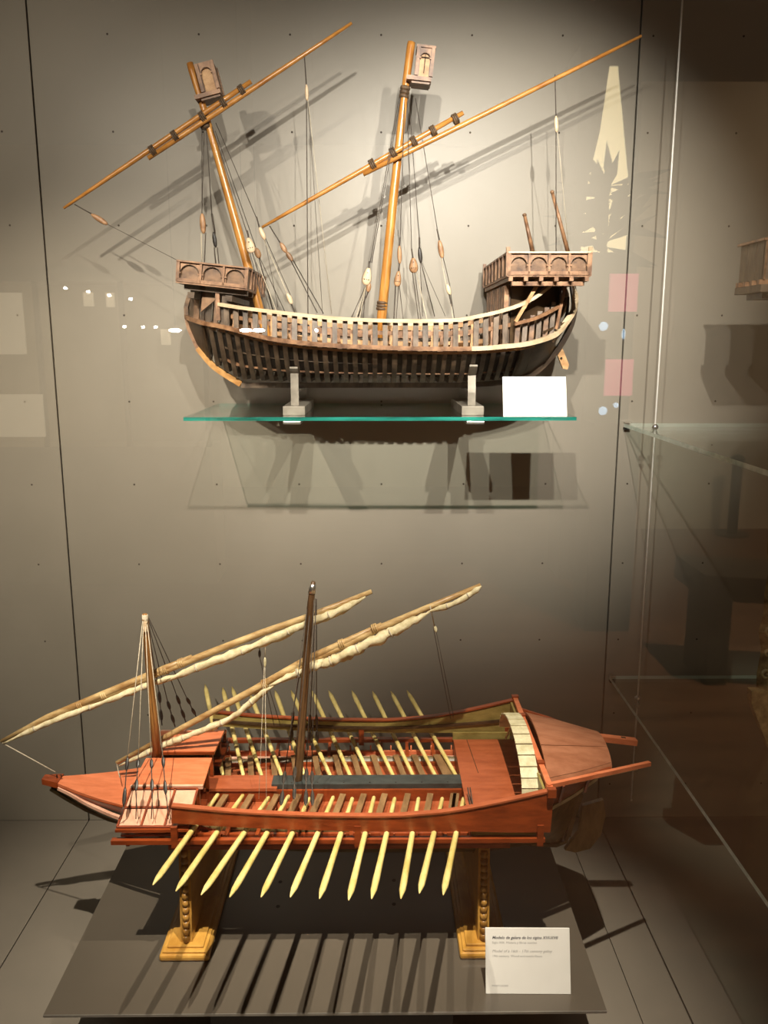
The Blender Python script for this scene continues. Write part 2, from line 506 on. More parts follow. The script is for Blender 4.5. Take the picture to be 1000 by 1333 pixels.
def full(x):
    """fullness exponent of the cross section: full amidships, fine at the ends"""
    return float(np.interp(x, [-0.36, -0.28, -0.15, 0.15, 0.25, 0.33], [0.95, 0.72, 0.46, 0.46, 0.70, 0.95]))


def half_section(x, s0=0.0, n=9, inset=0.0, top=None):
    z0, z1, b, e = zk(x) + 0.004, zw(x) if top is None else top, hb(x), full(x)
    out = []
    for i in range(n):
        s = s0 + (1 - s0) * i / (n - 1)
        out.append((max(b * s ** e - inset, 0.0), z0 + (z1 - z0) * s))
    return out


mir = lambda p: (p[0], 2 * YC - p[1], p[2])
# keel, stem and stern post
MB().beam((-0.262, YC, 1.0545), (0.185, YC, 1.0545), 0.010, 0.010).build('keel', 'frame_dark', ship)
MB().sweep(crom([(p[0], p[1], p[2] + 0.003) for p in KEEL[2:5]], 5), 0.012, 0.011, (0, 1, 0)).build('stem', 'keel_gold', ship)
MB().sweep(crom([(p[0], p[1], p[2] + 0.003) for p in KEEL[:3]], 5), 0.010, 0.008, (0, 1, 0)).build('upper_stem', 'castle_wood', ship)
MB().sweep(crom([(p[0], p[1], p[2] + 0.003) for p in KEEL[6:]] + [(0.3783, -0.2, 1.1762), (0.3813, -0.2, 1.2093), (0.3751, -0.2, 1.2477)], 5), 0.012, 0.010, (0, 1, 0)).build('stern_post', 'dark_wood', ship)
# lower frames, one U-shaped rib each
i = 0
x = -0.322
while x < 0.292:
    sec = half_section(x, inset=0.007)
    pts = [(x, YC - b, z) for b, z in reversed(sec)][:-1] + [(x, YC + b, z) for b, z in sec][1:]
    pts = [Vector(p) for p in pts]
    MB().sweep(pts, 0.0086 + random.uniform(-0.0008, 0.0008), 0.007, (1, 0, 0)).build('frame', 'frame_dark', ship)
    x += 0.0178
    i += 1
# top timbers between wale and rail, one piece a side
x = -0.268
while x < 0.235:
    for s in (-1, 1):
        p0 = Vector((x, YC + s * (hb(x) - 0.005), zw(x) - 0.004)); p1 = Vector((x + random.uniform(-0.001, 0.001), YC + s * (rbm(x) - 0.005), zr(x) - 0.003))
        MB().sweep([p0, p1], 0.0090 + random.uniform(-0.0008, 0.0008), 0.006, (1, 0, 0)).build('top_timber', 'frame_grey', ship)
    x += 0.0178
# wales and rails
for s, fn in ((0, lambda p: p), (1, mir)):
    wpts = crom([fn(p) for p in WALE], 5)
    cutk = min(range(len(wpts)), key=lambda k: abs(wpts[k].x - 0.165) + (10 if k > 70 else 0))
    MB().sweep(wpts[:cutk + 1], 0.0075, 0.011, (0, 0, 1)).build('wale', 'castle_wood', ship)
    MB().sweep(wpts[cutk:], 0.0078, 0.0112, (0, 0, 1)).build('wale', 'pale_wood', ship)
    rpts = crom([fn(p) for p in RAIL], 5)
    MB().sweep(rpts, 0.0062, 0.013, (0, 0, 1)).build('rail', 'pale_wood', ship)
    # inner stringers, the upper one darkened to imitate shade in the hold
    for q, mt in ((0.36, 'castle_wood'), (0.62, 'frame_dark')):
        st = []
        for k in range(24):
            xx = -0.29 + 0.55 * k / 23
            sec = half_section(xx, inset=0.013)
            b = float(np.interp(q, np.linspace(0, 1, 9), [a for a, _ in sec])); z = float(np.interp(q, np.linspace(0, 1, 9), [a for _, a in sec]))
            st.append((xx, YC + (b if s else -b), z))
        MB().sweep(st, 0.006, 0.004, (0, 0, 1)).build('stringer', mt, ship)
    st = []
    for k in range(24):
        xx = -0.26 + 0.50 * k / 23
        st.append((xx, YC + (1 if s else -1) * (0.5 * (hb(xx) + rbm(xx)) - 0.011), 0.45 * zw(xx) + 0.55 * zr(xx)))
    MB().sweep(st, 0.007, 0.004, (0, 0, 1)).build('inner_strake', 'castle_wood', ship)
    if s:
        for q in (0.16, 0.50, 0.84):
            far_ = [(xx, YC + (1 - q) * hb(xx) + q * rbm(xx) - 0.013, (1 - q) * zw(xx) + q * zr(xx)) for xx in (-0.26 + 0.50 * k / 23 for k in range(24))]
            MB().sweep(far_, 0.0092, 0.003, (0, 0, 1)).build('ceiling_plank', 'tan_wood' if q != 0.5 else 'castle_wood', ship)
# near-black sheets behind the lower frames, put in as the hold's shade
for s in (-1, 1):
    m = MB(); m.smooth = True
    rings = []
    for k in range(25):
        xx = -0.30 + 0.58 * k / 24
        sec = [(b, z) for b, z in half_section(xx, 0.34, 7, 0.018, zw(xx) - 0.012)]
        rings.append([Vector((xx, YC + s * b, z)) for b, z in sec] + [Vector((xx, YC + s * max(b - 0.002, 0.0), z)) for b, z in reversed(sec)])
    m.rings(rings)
    m.build('hold_shade', 'hold_shade_black', ship)
# deck at the height of the wale
m = MB()
xs = [-0.31 + 0.60 * k / 20 for k in range(21)]
for a, b in zip(xs, xs[1:]):
    m.hexa([(a, YC - hb(a) + 0.008, zw(a) - 0.010), (b, YC - hb(b) + 0.008, zw(b) - 0.010), (b, YC + hb(b) - 0.008, zw(b) - 0.010), (a, YC + hb(a) - 0.008, zw(a) - 0.010),
            (a, YC - hb(a) + 0.008, zw(a) - 0.005), (b, YC - hb(b) + 0.008, zw(b) - 0.005), (b, YC + hb(b) - 0.008, zw(b) - 0.005), (a, YC + hb(a) - 0.008, zw(a) - 0.005)])
m.build('deck', 'tan_wood', ship)
# deck beams with their knees
x = -0.255
k = 0
while x < 0.21:
    h = 0.006 + 0.004 * (k % 3 == 0)
    MB().box(x - 0.004, x + 0.004, YC - hb(x) + 0.012, YC + hb(x) - 0.012, zw(x) - 0.004, zw(x) + h).build('deck_beam', 'tan_wood', ship)
    for s in (-1, 1):
        y0 = YC + s * (hb(x) - 0.010)
        MB().prism([(x - 0.003, y0, zw(x)), (x - 0.003, y0 - s * 0.016, zw(x) + 0.002), (x - 0.003, y0 - s * 0.002, zr(x) - 0.012 - 0.004 * (k % 2))], (0.006, 0, 0)).build('knee', 'castle_wood' if k % 2 else 'tan_wood', ship)
    x += 0.0356
    k += 1
# planked bow and stern below the wale
for name, xa, xb, n in (('bow_planking', -0.357, -0.318, 6), ('stern_planking', 0.262, 0.338, 8)):
    for s in (-1, 1):
        m = MB(); m.smooth = True
        rings = []
        for k in range(n + 1):
            xx = xa + (xb - xa) * k / n
            sec = half_section(xx)
            rings.append([Vector((xx, YC + s * (b + 0.002), z)) for b, z in sec] + [Vector((xx, YC + s * max(b - 0.002, 0.0), z)) for b, z in reversed(sec)])
        m.rings(rings)
        m.build(name, 'dark_wood', ship)
# upright planks of the bow bulwark under the forecastle
for s in (-1, 1):
    for k, px in enumerate((-0.348, -0.336, -0.322, -0.308, -0.292, -0.276)):
        b = hb(px)
        zt = 1.232 - 0.10 * (px + 0.348)
        MB().sweep([(px, YC + s * (b - 0.003), zw(px) - 0.002), (px + 0.006, YC + s * (b * 0.92 + 0.004), zt)], 0.0105 if k % 2 else 0.008, 0.004, (1, 0, 0)).build('bulwark_plank', ('dark_wood', 'old_wood', 'dark_wood')[k % 3], ship)
    MB().prism([(-0.318, YC + s * 0.085, 1.190), (-0.285, YC + s * 0.088, 1.215), (-0.312, YC + s * 0.085, 1.232)], (0, 0.006, 0)).build('bow_bracket', 'old_wood', ship)
    MB().beam((-0.283, YC + s * 0.100, 1.175), (-0.283, YC + s * 0.100, 1.238), 0.009, 0.007, (1, 0, 0)).build('bow_post', 'castle_wood', ship)
MB().sweep([(-0.3547, -0.2, 1.2232), (-0.3616, -0.2, 1.2018), (-0.3611, -0.2, 1.1803)], 0.014, 0.008, (0, 1, 0)).build('stem_head', 'old_wood', ship)


def arcade(parent, o, u, v, n, W, H, bays, mats=('castle_wood', 'old_wood'), post_w=0.006, arch_r=0.40, spring=0.42):
    """row of blind arches on a face: o lower left corner, u along, v up, n outward"""
    o, u, v, n = Vector(o), Vector(u), Vector(v), Vector(n)
    w = W / bays
    for k in range(bays):
        b0 = o + u * (w * k)
        MB().obox(b0 + u * (w / 2) + v * (H / 2) - n * 0.0032, u, v, n, w / 2, H / 2, 0.001).build('panel', mats[1], parent)
        r = w * arch_r
        zs = H * spring
        cx = w / 2
        inner = [(cx - r, 0.0), (cx - r, zs)] + [(cx - r * math.cos(a), zs + min(r, H * 0.86 - zs) * math.sin(a)) for a in (math.pi * j / 10 for j in range(1, 10))] + [(cx + r, zs), (cx + r, 0.0)]
        N = len(inner)
        outer = []
        for (ix, iy) in inner:
            if iy <= 0: outer.append((0.0 if ix < cx else w, 0.0))
            else: outer.append((min(max(cx + (ix - cx) * 1.0 / (2 * arch_r) , 0), w), H) if 0 < 1 and iy > zs else ((0.0 if ix < cx else w), zs))
        outer[2] = (0.0, H); outer[-3] = (w, H)
        f = lambda q, d: b0 + u * q[0] + v * q[1] + n * d
        vs = [f(q, 0.002) for q in inner] + [f(q, 0.002) for q in outer] + [f(q, -0.0024) for q in inner] + [f(q, -0.0024) for q in outer]
        fs = []
        for j in range(N - 1):
            fs += [(j, j + 1, N + j + 1, N + j), (2 * N + j, 2 * N + j + 1, j + 1, j), (N + j, N + j + 1, 3 * N + j + 1, 3 * N + j)]
        MB().add(vs, fs).build('arch', mats[0], parent)
        MB().tube([f(q, 0.0020) for q in inner[1:-1]], 0.0007, 6).build('arch_shadow_line', 'dark_wood', parent)  # dark tube drawing the shadow line around the arch opening
        for q in ((cx - r - 0.0006, zs), (cx + r + 0.0006, zs)):
            MB().obox(f(q, 0.003), u, v, n, 0.0018, 0.0013, 0.0018).build('capital', mats[0], parent)
    for k in range(bays + 1):
        MB().obox(o + u * (w * k) + v * (H / 2) + n * 0.003, u, v, n, post_w / 2 * (0.6 if 0 < k < bays else 1), H / 2, 0.0030).build('post', mats[0], parent)
        for sd in (-1, 1):
            if 0 <= w * k + sd * post_w <= W:
                MB().obox(o + u * (w * k + sd * post_w * (0.36 if 0 < k < bays else 0.56)) + v * (H / 2) + n * 0.0017, u, v, n, 0.0004, H / 2 - 0.001, 0.0008).build('post_joint', 'dark_wood', parent)


def castle(name, x0, x1, y0, y1, z0, H, tilt, bays, cap, end_mat):
    """railed box castle on deck: arcaded long sides, boarded ends"""
    u = Vector((math.cos(tilt), 0, math.sin(tilt))); v = Vector((-math.sin(tilt), 0, math.cos(tilt))); y = Vector((0, 1, 0))
    W = x1 - x0
    o = Vector((x0, y0, z0))
    D = y1 - y0
    fl = MB().obox(o + u * (W / 2) + y * (D / 2) - v * 0.002, u, y, v, W / 2 + 0.003, D / 2 + 0.004, 0.002).build(name, 'castle_wood', ship)
    arcade(fl, o, u, v, -y, W, H, bays)
    arcade(fl, o + y * D + u * W, -u, v, y, W, H, bays)
    for a, nn in ((0.0, -u), (W, u)):
        n = 7
        for k in range(n):
            c = o + u * a + y * (D * (k + 0.5) / n) + v * (H / 2)
            MB().obox(c, y, v, nn, D / n * 0.44, H / 2, 0.0016).build('end_board', 'old_wood', fl)
            if k:
                MB().obox(o + u * a + y * (D * k / n) + v * (H / 2) + nn * 0.003, y, v, nn, 0.0016, H / 2, 0.002).build('batten', 'castle_wood', fl)
    for a in (0, 1):
        MB().obox(o + u * (W / 2) + y * (D * a) + v * H, u, y, v, W / 2 + cap, 0.0075, 0.0014).build('cap_rail', 'pale_wood' if bays == 4 else 'castle_wood', fl)
        MB().obox(o + u * (W * a) + y * (D / 2) + v * H, y, u, v, D / 2, 0.004, 0.0018).build('cap_rail', 'castle_wood', fl)
        MB().obox(o + u * (W / 2) + y * (D * a) + v * 0.002 + (y * (0.004 if a else -0.004)), u, y, v, W / 2 + 0.002, 0.002, 0.003).build('sill', 'castle_wood', fl)
    return fl


fore = castle('forecastle', -0.3485, -0.2285, -0.320, -0.090, 1.2425, 0.034, math.radians(-6.0), 3, 0.003, 'old_wood')
u6 = Vector((math.cos(math.radians(-6)), 0, math.sin(math.radians(-6))))
for yy in (-0.300, -0.235, -0.165, -0.105):
    MB().obox(Vector((-0.285, yy, 1.2285)), u6, (0, 1, 0), (0.1045, 0, 0.9945), 0.056, 0.007, 0.0055).build('floor_beam', 'dark_wood', fore)
MB().obox(Vector((-0.330, -0.205, 1.219)), u6, (0, 1, 0), (0.1045, 0, 0.9945), 0.006, 0.100, 0.005).build('cross_beam', 'dark_wood', fore)
MB().obox(Vector((-0.262, -0.205, 1.213)), u6, (0, 1, 0), (0.1045, 0, 0.9945), 0.006, 0.105, 0.005).build('cross_beam', 'dark_wood', fore)

aft = castle('sterncastle', 0.2285, 0.3655, -0.360, -0.045, 1.2505, 0.036, 0.0, 4, 0.002, 'castle_wood')
for xx in (0.2265, 0.3675):
    for yy in (-0.361, -0.044):
        MB().box(xx - 0.0032, xx + 0.0032, yy - 0.0032, yy + 0.0032, 1.248, 1.2955).build('corner_post', 'castle_wood', aft)
for k in range(6):
    xx = 0.232 + 0.0262 * k
    MB().box(xx - 0.0035, xx + 0.0035, -0.364, -0.041, 1.2395, 1.2462).build('floor_beam', 'castle_wood', aft)
for yy in (-0.345, -0.20, -0.060):
    MB().box(0.236, 0.362, yy - 0.005, yy + 0.005, 1.2325, 1.2395).build('long_beam', 'castle_wood', aft)
# bulkhead and posts carrying the sterncastle
for k in range(9):
    yy = -0.316 + 0.029 * k
    MB().box(0.228, 0.236, yy - 0.005, yy + 0.005, 1.120, 1.235).build('bulkhead_post', 'castle_wood' if k in (0, 3, 6) else 'old_wood', ship)
for k in range(8):
    yy = -0.3015 + 0.029 * k
    MB().box(0.236, 0.240, yy - 0.012, yy + 0.012, 1.12, 1.236).build('bulkhead_plank', 'dark_wood', ship)
for s in (-1, 1):
    yb = YC + s * 0.128
    MB().beam((0.248, yb, 1.172), (0.285, yb, 1.236), 0.006, 0.007, (0, 1, 0)).build('diagonal_brace', 'tan_wood', ship)
    MB().beam((0.330, YC + s * 0.085, 1.160), (0.342, YC + s * 0.090, 1.236), 0.005, 0.005, (0, 1, 0)).build('stern_stanchion', 'castle_wood', ship)
    MB().sweep(crom([(0.247, YC + s * 0.128, 1.168), (0.290, YC + s * 0.116, 1.180), (0.345, YC + s * 0.075, 1.205)], 5), 0.006, 0.005, (0, 0, 1)).build('upper_wale', 'castle_wood', ship)
    for k, xx in enumerate((0.252, 0.266, 0.280, 0.294, 0.308, 0.322)):
        bb = hb(xx) - 0.006
        MB().sweep([(xx, YC + s * bb, zw(xx)), (xx + 0.003, YC + s * (bb - 0.004), zw(xx) + 0.040 + 0.004 * k)], 0.0085, 0.005, (1, 0, 0)).build('stern_timber', 'frame_grey' if k % 2 else 'old_wood', ship)
    MB().sweep(crom([(0.325, YC + s * 0.088, 1.142), (0.345, YC + s * 0.06, 1.160), (0.360, YC + s * 0.034, 1.185), (0.366, YC + s * 0.012, 1.215)], 5), 0.012, 0.005, (0, 0, 1)).build('stern_plank', 'dark_wood', ship)
MB().prism([(0.305, -0.30, 1.1525), (0.352, -0.262, 1.170), (0.352, -0.138, 1.170), (0.305, -0.10, 1.1525)], (0, 0, 0.004)).build('stern_deck', 'dark_wood', ship)
MB().prism([(0.262, -0.30, 1.16), (0.262, -0.10, 1.16), (0.262, -0.10, 1.235), (0.262, -0.30, 1.235)], (0.004, 0, 0)).build('cabin_bulkhead', 'dark_wood', ship)
for s in (-1, 1):
    rings = []
    for xx in (0.242, 0.265, 0.29, 0.315, 0.338):
        b = hb(xx) - 0.020
        rings.append([Vector((xx, YC + s * b, zw(xx) - 0.004)), Vector((xx, YC + s * b, 1.236)), Vector((xx, YC + s * (b - 0.003), 1.236)), Vector((xx, YC + s * (b - 0.003), zw(xx) - 0.004))])
    MB().rings(rings).build('cabin_side', 'dark_wood', ship)
MB().box(0.336, 0.340, YC - 0.075, YC + 0.075, 1.150, 1.237).build('cabin_back', 'dark_wood', ship)
rud = MB().prism([(0.3462, -0.2, 1.1269), (0.3595, -0.2, 1.1298), (0.3761, -0.2, 1.0931), (0.3735, -0.2, 1.0843), (0.3644, -0.2, 1.0858)], (0, 0.008, 0)).build('rudder', 'tan_wood', ship)
MB().ball((0.3599, -0.203, 1.1064), 0.002, 0.002, 0.002, 6, 4).build('rudder_pin', 'hole_dark', rud)

# masts
def spar(parent, name, pts, r, mat, n=10):
    return MB().tube(pts, r, n).build(name, mat, parent)


MB_main = [(0.0099, -0.2, 1.1443), (0.0114, -0.2, 1.1848), (0.0331, -0.2, 1.3974), (0.0537, -0.2, 1.5837), (0.0644, -0.2, 1.6609), (0.0658, -0.2, 1.6673)]
mm = spar(ship, 'mainmast', MB_main, [0.0098, 0.0096, 0.0086, 0.0070, 0.0078, 0.0072], 'mast_wood')
FM = [(-0.2036, -0.2, 1.1298), (-0.2131, -0.2, 1.1617), (-0.2585, -0.2, 1.3422), (-0.3105, -0.2, 1.5437), (-0.3324, -0.2, 1.6189), (-0.3359, -0.2, 1.6317)]
fm = spar(ship, 'foremast', FM, [0.0090, 0.0088, 0.0082, 0.0062, 0.0066, 0.0060], 'mast_wood')


def band(parent, a, b, r, mat='lashing_wrap', turns=3, name='lashing'):
    """rope wrapping around a spar between a and b"""
    a, b = Vector(a), Vector(b)
    m = MB()
    for k in range(turns):
        c0 = lerp(a, b, k / turns); c1 = lerp(a, b, (k + 0.9) / turns)
        m.tube([c0, lerp(c0, c1, 0.5), c1], [r * 0.95, r * 1.06, r * 0.95], 10)
    return m.build(name, mat, parent)


band(mm, (0.0107, -0.2, 1.1962), (0.0129, -0.2, 1.2134), 0.0106)
band(mm, (0.0517, -0.2, 1.5733), (0.0551, -0.2, 1.5941), 0.0092)
band(fm, (-0.234, -0.2, 1.2473), (-0.2393, -0.2, 1.267), 0.0102)
band(fm, (-0.3101, -0.2, 1.5201), (-0.3159, -0.2, 1.5489), 0.0100)


def crows_nest(base, tilt, w, h, d, roofed):
    """boxed top beside the mast head: plate, four posts, arched panels, cap"""
    u = Vector((math.cos(tilt), 0, math.sin(tilt))); v = Vector((-math.sin(tilt), 0, math.cos(tilt))); y = Vector((0, 1, 0))
    o = Vector(base)
    pl = MB().obox(o + u * (w * 0.22) - v * 0.004, u, y, v, w * 0.84, d / 2 + 0.003, 0.0035).build('crows_nest', 'castle_wood', ship)
    MB().obox(o + u * (w * 0.36) - v * 0.0095, u, y, v, w * 0.62, d / 2 - 0.002, 0.002).build('cross_tree', 'old_wood', pl)
    arcade(pl, o - y * (d / 2), u, v, -y, w, h, 1, ('castle_wood', 'tan_wood'), 0.006, 0.34, 0.62)
    arcade(pl, o + y * (d / 2) + u * w, -u, v, y, w, h, 1, ('castle_wood', 'tan_wood'), 0.006, 0.34, 0.62)
    for a in (0, 1):
        MB().obox(o + u * (w * a) + v * (h / 2), y, v, u, d / 2, h / 2, 0.0015).build('side_panel', 'castle_wood', pl)
    if roofed:
        MB().obox(o + u * (w / 2) + v * (h + 0.001), u, y, v, w / 2 + 0.004, d / 2 + 0.005, 0.002).build('roof', 'castle_wood', pl)
        for a, b, c, e in ((w / 2, h * 0.66, 0.5, 0.06), (w / 2, h * 0.52, 0.06, 0.34)):
            MB().obox(o - y * (d / 2 + 0.0008) + u * a + v * (b if c > 0.1 else h * 0.46), u, v, y, w * 0.28 if c > 0.1 else 0.0006, 0.0006 if c > 0.1 else h * 0.33, 0.0008).build('panel_groove', 'hole_dark', pl)
    else:
        MB().obox(o + u * (w / 2) + v * h, u, y, v, w / 2 + 0.001, d / 2 + 0.001, 0.0016).build('rim', 'castle_wood', pl)
    return pl


crows_nest((-0.3091, -0.2, 1.5763), math.radians(14), 0.0285, 0.0475, 0.040, False)
crows_nest((0.0732, -0.2, 1.6058), math.radians(-6), 0.0265, 0.0480, 0.040, True)

# lateen yards: two lashed spars each
YY = YC - 0.014
def lateen(upper, lower, bands, r):
    a = spar(ship, 'yard_spar', [lerp(upper[0], upper[1], k / 6) for k in range(7)], [r * 0.50, r * 0.74, r * 0.9, r, r, r, r * 0.86], 'spar_wood', 9)
    spar(ship, 'yard_spar', [lerp(lower[0], lower[1], k / 6) for k in range(7)], [r * 0.86, r, r, r * 0.94, r * 0.86, r * 0.74, r * 0.54], 'spar_wood', 9)
    d = (Vector(upper[1]) - Vector(upper[0])).normalized()
    for c in bands:
        c = Vector(c)
        band(a, c - d * 0.005, c + d * 0.005, r * 2.05, 'lashing_wrap', 3)


lateen(((-0.5772, -0.214, 1.3795), (-0.2239, -0.214, 1.5972)), ((-0.4163, -0.214, 1.4666), (-0.0418, -0.214, 1.6938)),
       [(-0.4072, -0.214, 1.4798), (-0.3653, -0.214, 1.5049), (-0.3136, -0.214, 1.5376), (-0.2751, -0.214, 1.561), (-0.241, -0.214, 1.5824)], 0.0049)
lateen(((-0.2118, -0.214, 1.346), (0.1597, -0.214, 1.5453)), ((-0.0225, -0.214, 1.4395), (0.4771, -0.214, 1.6742)),
       [(-0.0055, -0.214, 1.4568), (0.0326, -0.214, 1.4768), (0.0705, -0.214, 1.496), (0.1055, -0.214, 1.5144), (0.1459, -0.214, 1.5348)], 0.0049)

# flag staffs in the sterncastle
for a, b in ((((0.2911, -0.24, 1.2971)), ((0.2732, -0.24, 1.3647))), (((0.3654, -0.2, 1.3012)), ((0.3304, -0.2, 1.4115)))):
    st = spar(ship, 'flag_staff', [a, b], [0.0042, 0.0030], 'castle_wood', 8)
    MB().ball(b, 0.0042, 0.0042, 0.0036, 8, 5).build('staff_cap', 'old_wood', st)

# rigging of the carrack
R = lambda pts, **k: rope(ship, pts, **k)
# fore yard bowline
R([(-0.5582, -0.21, 1.3869), (-0.524, -0.21, 1.3679)], r=0.0011)
pulley(ship, (-0.5282, -0.21, 1.3693), (-0.4994, -0.21, 1.3516), 0.010)
R([(-0.4994, -0.21, 1.3516), (-0.3553, -0.25, 1.2793)], r=0.0005)
# fore shrouds to the forecastle
R([(-0.3174, -0.205, 1.5228), (-0.317, -0.24, 1.3666)]); R([(-0.3132, -0.205, 1.5228), (-0.317, -0.24, 1.3666)])
pulley(ship, (-0.317, -0.24, 1.3666), (-0.3157, -0.24, 1.3318), 0.011)
R([(-0.3199, -0.24, 1.3331), (-0.3208, -0.24, 1.2789)], r=0.0009, mat='rope_pale'); R([(-0.3115, -0.24, 1.3331), (-0.3166, -0.24, 1.2789)], r=0.0009)
R([(-0.3111, -0.2, 1.5306), (-0.3118, -0.17, 1.3767)]); R([(-0.3118, -0.17, 1.3767), (-0.3074, -0.17, 1.3403)], r=0.0018)
pulley(ship, (-0.3103, -0.17, 1.3431), (-0.307, -0.17, 1.3149), 0.008, 'block_black')
R([(-0.3099, -0.17, 1.3149), (-0.3082, -0.17, 1.2851)], r=0.0010); R([(-0.304, -0.17, 1.3149), (-0.3023, -0.17, 1.2851)], r=0.0010)
# tackles abaft the foremast
R([(-0.2974, -0.215, 1.5205), (-0.2341, -0.25, 1.3306)]); R([(-0.2339, -0.25, 1.336), (-0.2316, -0.25, 1.3199)], r=0.0015)
pulley(ship, (-0.2329, -0.25, 1.3226), (-0.2267, -0.25, 1.297), 0.018, 'block_pale', 0.45, True)
pulley(ship, (-0.2332, -0.15, 1.3157), (-0.2262, -0.15, 1.297), 0.012)
R([(-0.2947, -0.2, 1.5175), (-0.2331, -0.15, 1.3171)])
R([(-0.2309, -0.25, 1.2984), (-0.1966, -0.32, 1.1944)]); R([(-0.2267, -0.25, 1.2984), (-0.1872, -0.32, 1.1918)]); R([(-0.2239, -0.25, 1.2984), (-0.1763, -0.32, 1.1905)], mat='rope_pale')
R([(-0.2277, -0.15, 1.2985), (-0.2091, -0.09, 1.1971)], r=0.0012); R([(-0.2262, -0.15, 1.2985), (-0.1841, -0.09, 1.1941)])
R([(-0.2928, -0.2, 1.5306), (-0.2192, -0.23, 1.3601)]); R([(-0.2191, -0.23, 1.3628), (-0.214, -0.23, 1.3426)], r=0.0014)
pulley(ship, (-0.214, -0.23, 1.3439), (-0.2047, -0.23, 1.3222), 0.009, 'block_pale')
R([(-0.2075, -0.23, 1.3236), (-0.1573, -0.3, 1.2193)], mat='rope_pale'); R([(-0.2032, -0.23, 1.3236), (-0.1531, -0.3, 1.2193)])
pulley(ship, (-0.1586, -0.3, 1.222), (-0.1507, -0.3, 1.2033), 0.009, 'block_pale')
R([(-0.1521, -0.3, 1.2046), (-0.1437, -0.32, 1.1865)], r=0.0012)
R([(-0.2085, -0.2, 1.3243), (-0.1984, -0.1, 1.2059)], r=0.0005)
# main yard lower tackle
R([(-0.1979, -0.21, 1.3493), (-0.1762, -0.22, 1.3152)], r=0.0012)
pulley(ship, (-0.1775, -0.22, 1.3179), (-0.1665, -0.22, 1.3001), 0.009); pulley(ship, (-0.1665, -0.22, 1.3015), (-0.1554, -0.22, 1.2849), 0.009, 'old_wood')
R([(-0.1596, -0.22, 1.2877), (-0.1055, -0.3, 1.1885)], r=0.0010); R([(-0.1553, -0.22, 1.2877), (-0.0944, -0.3, 1.1872)], r=0.0010)
# fore yard peak fall
R([(-0.1275, -0.214, 1.6458), (-0.1244, -0.214, 1.5898)], r=0.0011)
pulley(ship, (-0.1244, -0.214, 1.5923), (-0.1235, -0.214, 1.5653), 0.0065, 'block_pale')
R([(-0.1248, -0.214, 1.5666), (-0.126, -0.25, 1.1874)], r=0.0009); R([(-0.1221, -0.214, 1.5666), (-0.0869, -0.15, 1.1906)], r=0.0005, mat='rope_pale')
R([(-0.1221, -0.214, 1.5666), (-0.1082, -0.1, 1.1922)], r=0.0004)
# main shrouds and tackles
R([(0.0438, -0.205, 1.5759), (-0.0099, -0.28, 1.2769)]); R([(0.0466, -0.205, 1.5759), (-0.0071, -0.28, 1.2769)]); R([(-0.0113, -0.28, 1.2796), (-0.0127, -0.28, 1.2635)], r=0.0014)
pulley(ship, (-0.0127, -0.28, 1.2675), (-0.0184, -0.28, 1.238), 0.0175, 'block_pale', 0.45, True)
pulley(ship, (-0.0124, -0.14, 1.2515), (-0.0155, -0.14, 1.2339), 0.010)
for e, q in ((457, 0), (463, 1), (468, 1), (473, 0)):
    rope(ship, [((-0.017, -0.28, 1.2394)), [(-0.0436, -0.34, 1.1767), (-0.0355, -0.34, 1.1767), (-0.0287, -0.34, 1.1767), (-0.022, -0.34, 1.1767)][(457, 463, 468, 473).index(e)]], mat='rope_pale' if q else 'rope_dark')
R([(-0.014, -0.14, 1.2354), (-0.037, -0.07, 1.1886)], r=0.0012)
R([(0.0536, -0.205, 1.5759), (0.0443, -0.27, 1.3179)]); R([(0.0443, -0.27, 1.3219), (0.043, -0.27, 1.3046)], r=0.0015)
pulley(ship, (0.043, -0.27, 1.3073), (0.0438, -0.27, 1.2765), 0.0085); pulley(ship, (0.0417, -0.27, 1.263), (0.039, -0.27, 1.236), 0.0135, 'block_wood', 0.5, True)
R([(0.0431, -0.27, 1.2778), (0.0417, -0.27, 1.2617)], r=0.0016); R([(0.0362, -0.27, 1.2373), (0.0321, -0.34, 1.1754)], r=0.0011); R([(0.0418, -0.27, 1.2373), (0.0361, -0.34, 1.1754)]); R([(0.0432, -0.27, 1.2373), (0.0483, -0.34, 1.1754)])
R([(0.058, -0.2, 1.5772), (0.0653, -0.27, 1.2993)]); R([(0.0652, -0.27, 1.3019), (0.0682, -0.27, 1.2832)], r=0.0014)
pulley(ship, (0.0681, -0.27, 1.2859), (0.0697, -0.27, 1.2604), 0.0165, 'block_wood', 0.5, True)
R([(0.0669, -0.27, 1.2617), (0.0753, -0.34, 1.1754)]); R([(0.0711, -0.27, 1.2617), (0.0794, -0.34, 1.1754)]); R([(0.0739, -0.27, 1.2617), (0.0902, -0.34, 1.1754)], mat='rope_pale')
R([(0.0608, -0.2, 1.5773), (0.0855, -0.14, 1.3329)]); R([(0.0855, -0.14, 1.3372), (0.0857, -0.14, 1.3156)], r=0.0016)
pulley(ship, (0.0856, -0.14, 1.3185), (0.0889, -0.14, 1.2895), 0.0085, 'block_black')
R([(0.0874, -0.14, 1.291), (0.0972, -0.06, 1.1889)]); R([(0.0889, -0.14, 1.291), (0.1228, -0.06, 1.1889)], r=0.0009); R([(0.0904, -0.14, 1.291), (0.1453, -0.06, 1.1889)], r=0.0005)
R([(0.0734, -0.2, 1.5734), (0.1143, -0.24, 1.335)]); R([(0.1128, -0.24, 1.3403), (0.1173, -0.24, 1.3201)], r=0.0014)
pulley(ship, (0.1173, -0.24, 1.3201), (0.1234, -0.24, 1.2888), 0.0105)
R([(0.1206, -0.24, 1.2902), (0.128, -0.28, 1.2368)], mat='rope_pale'); R([(0.1248, -0.24, 1.2902), (0.135, -0.28, 1.2368)])
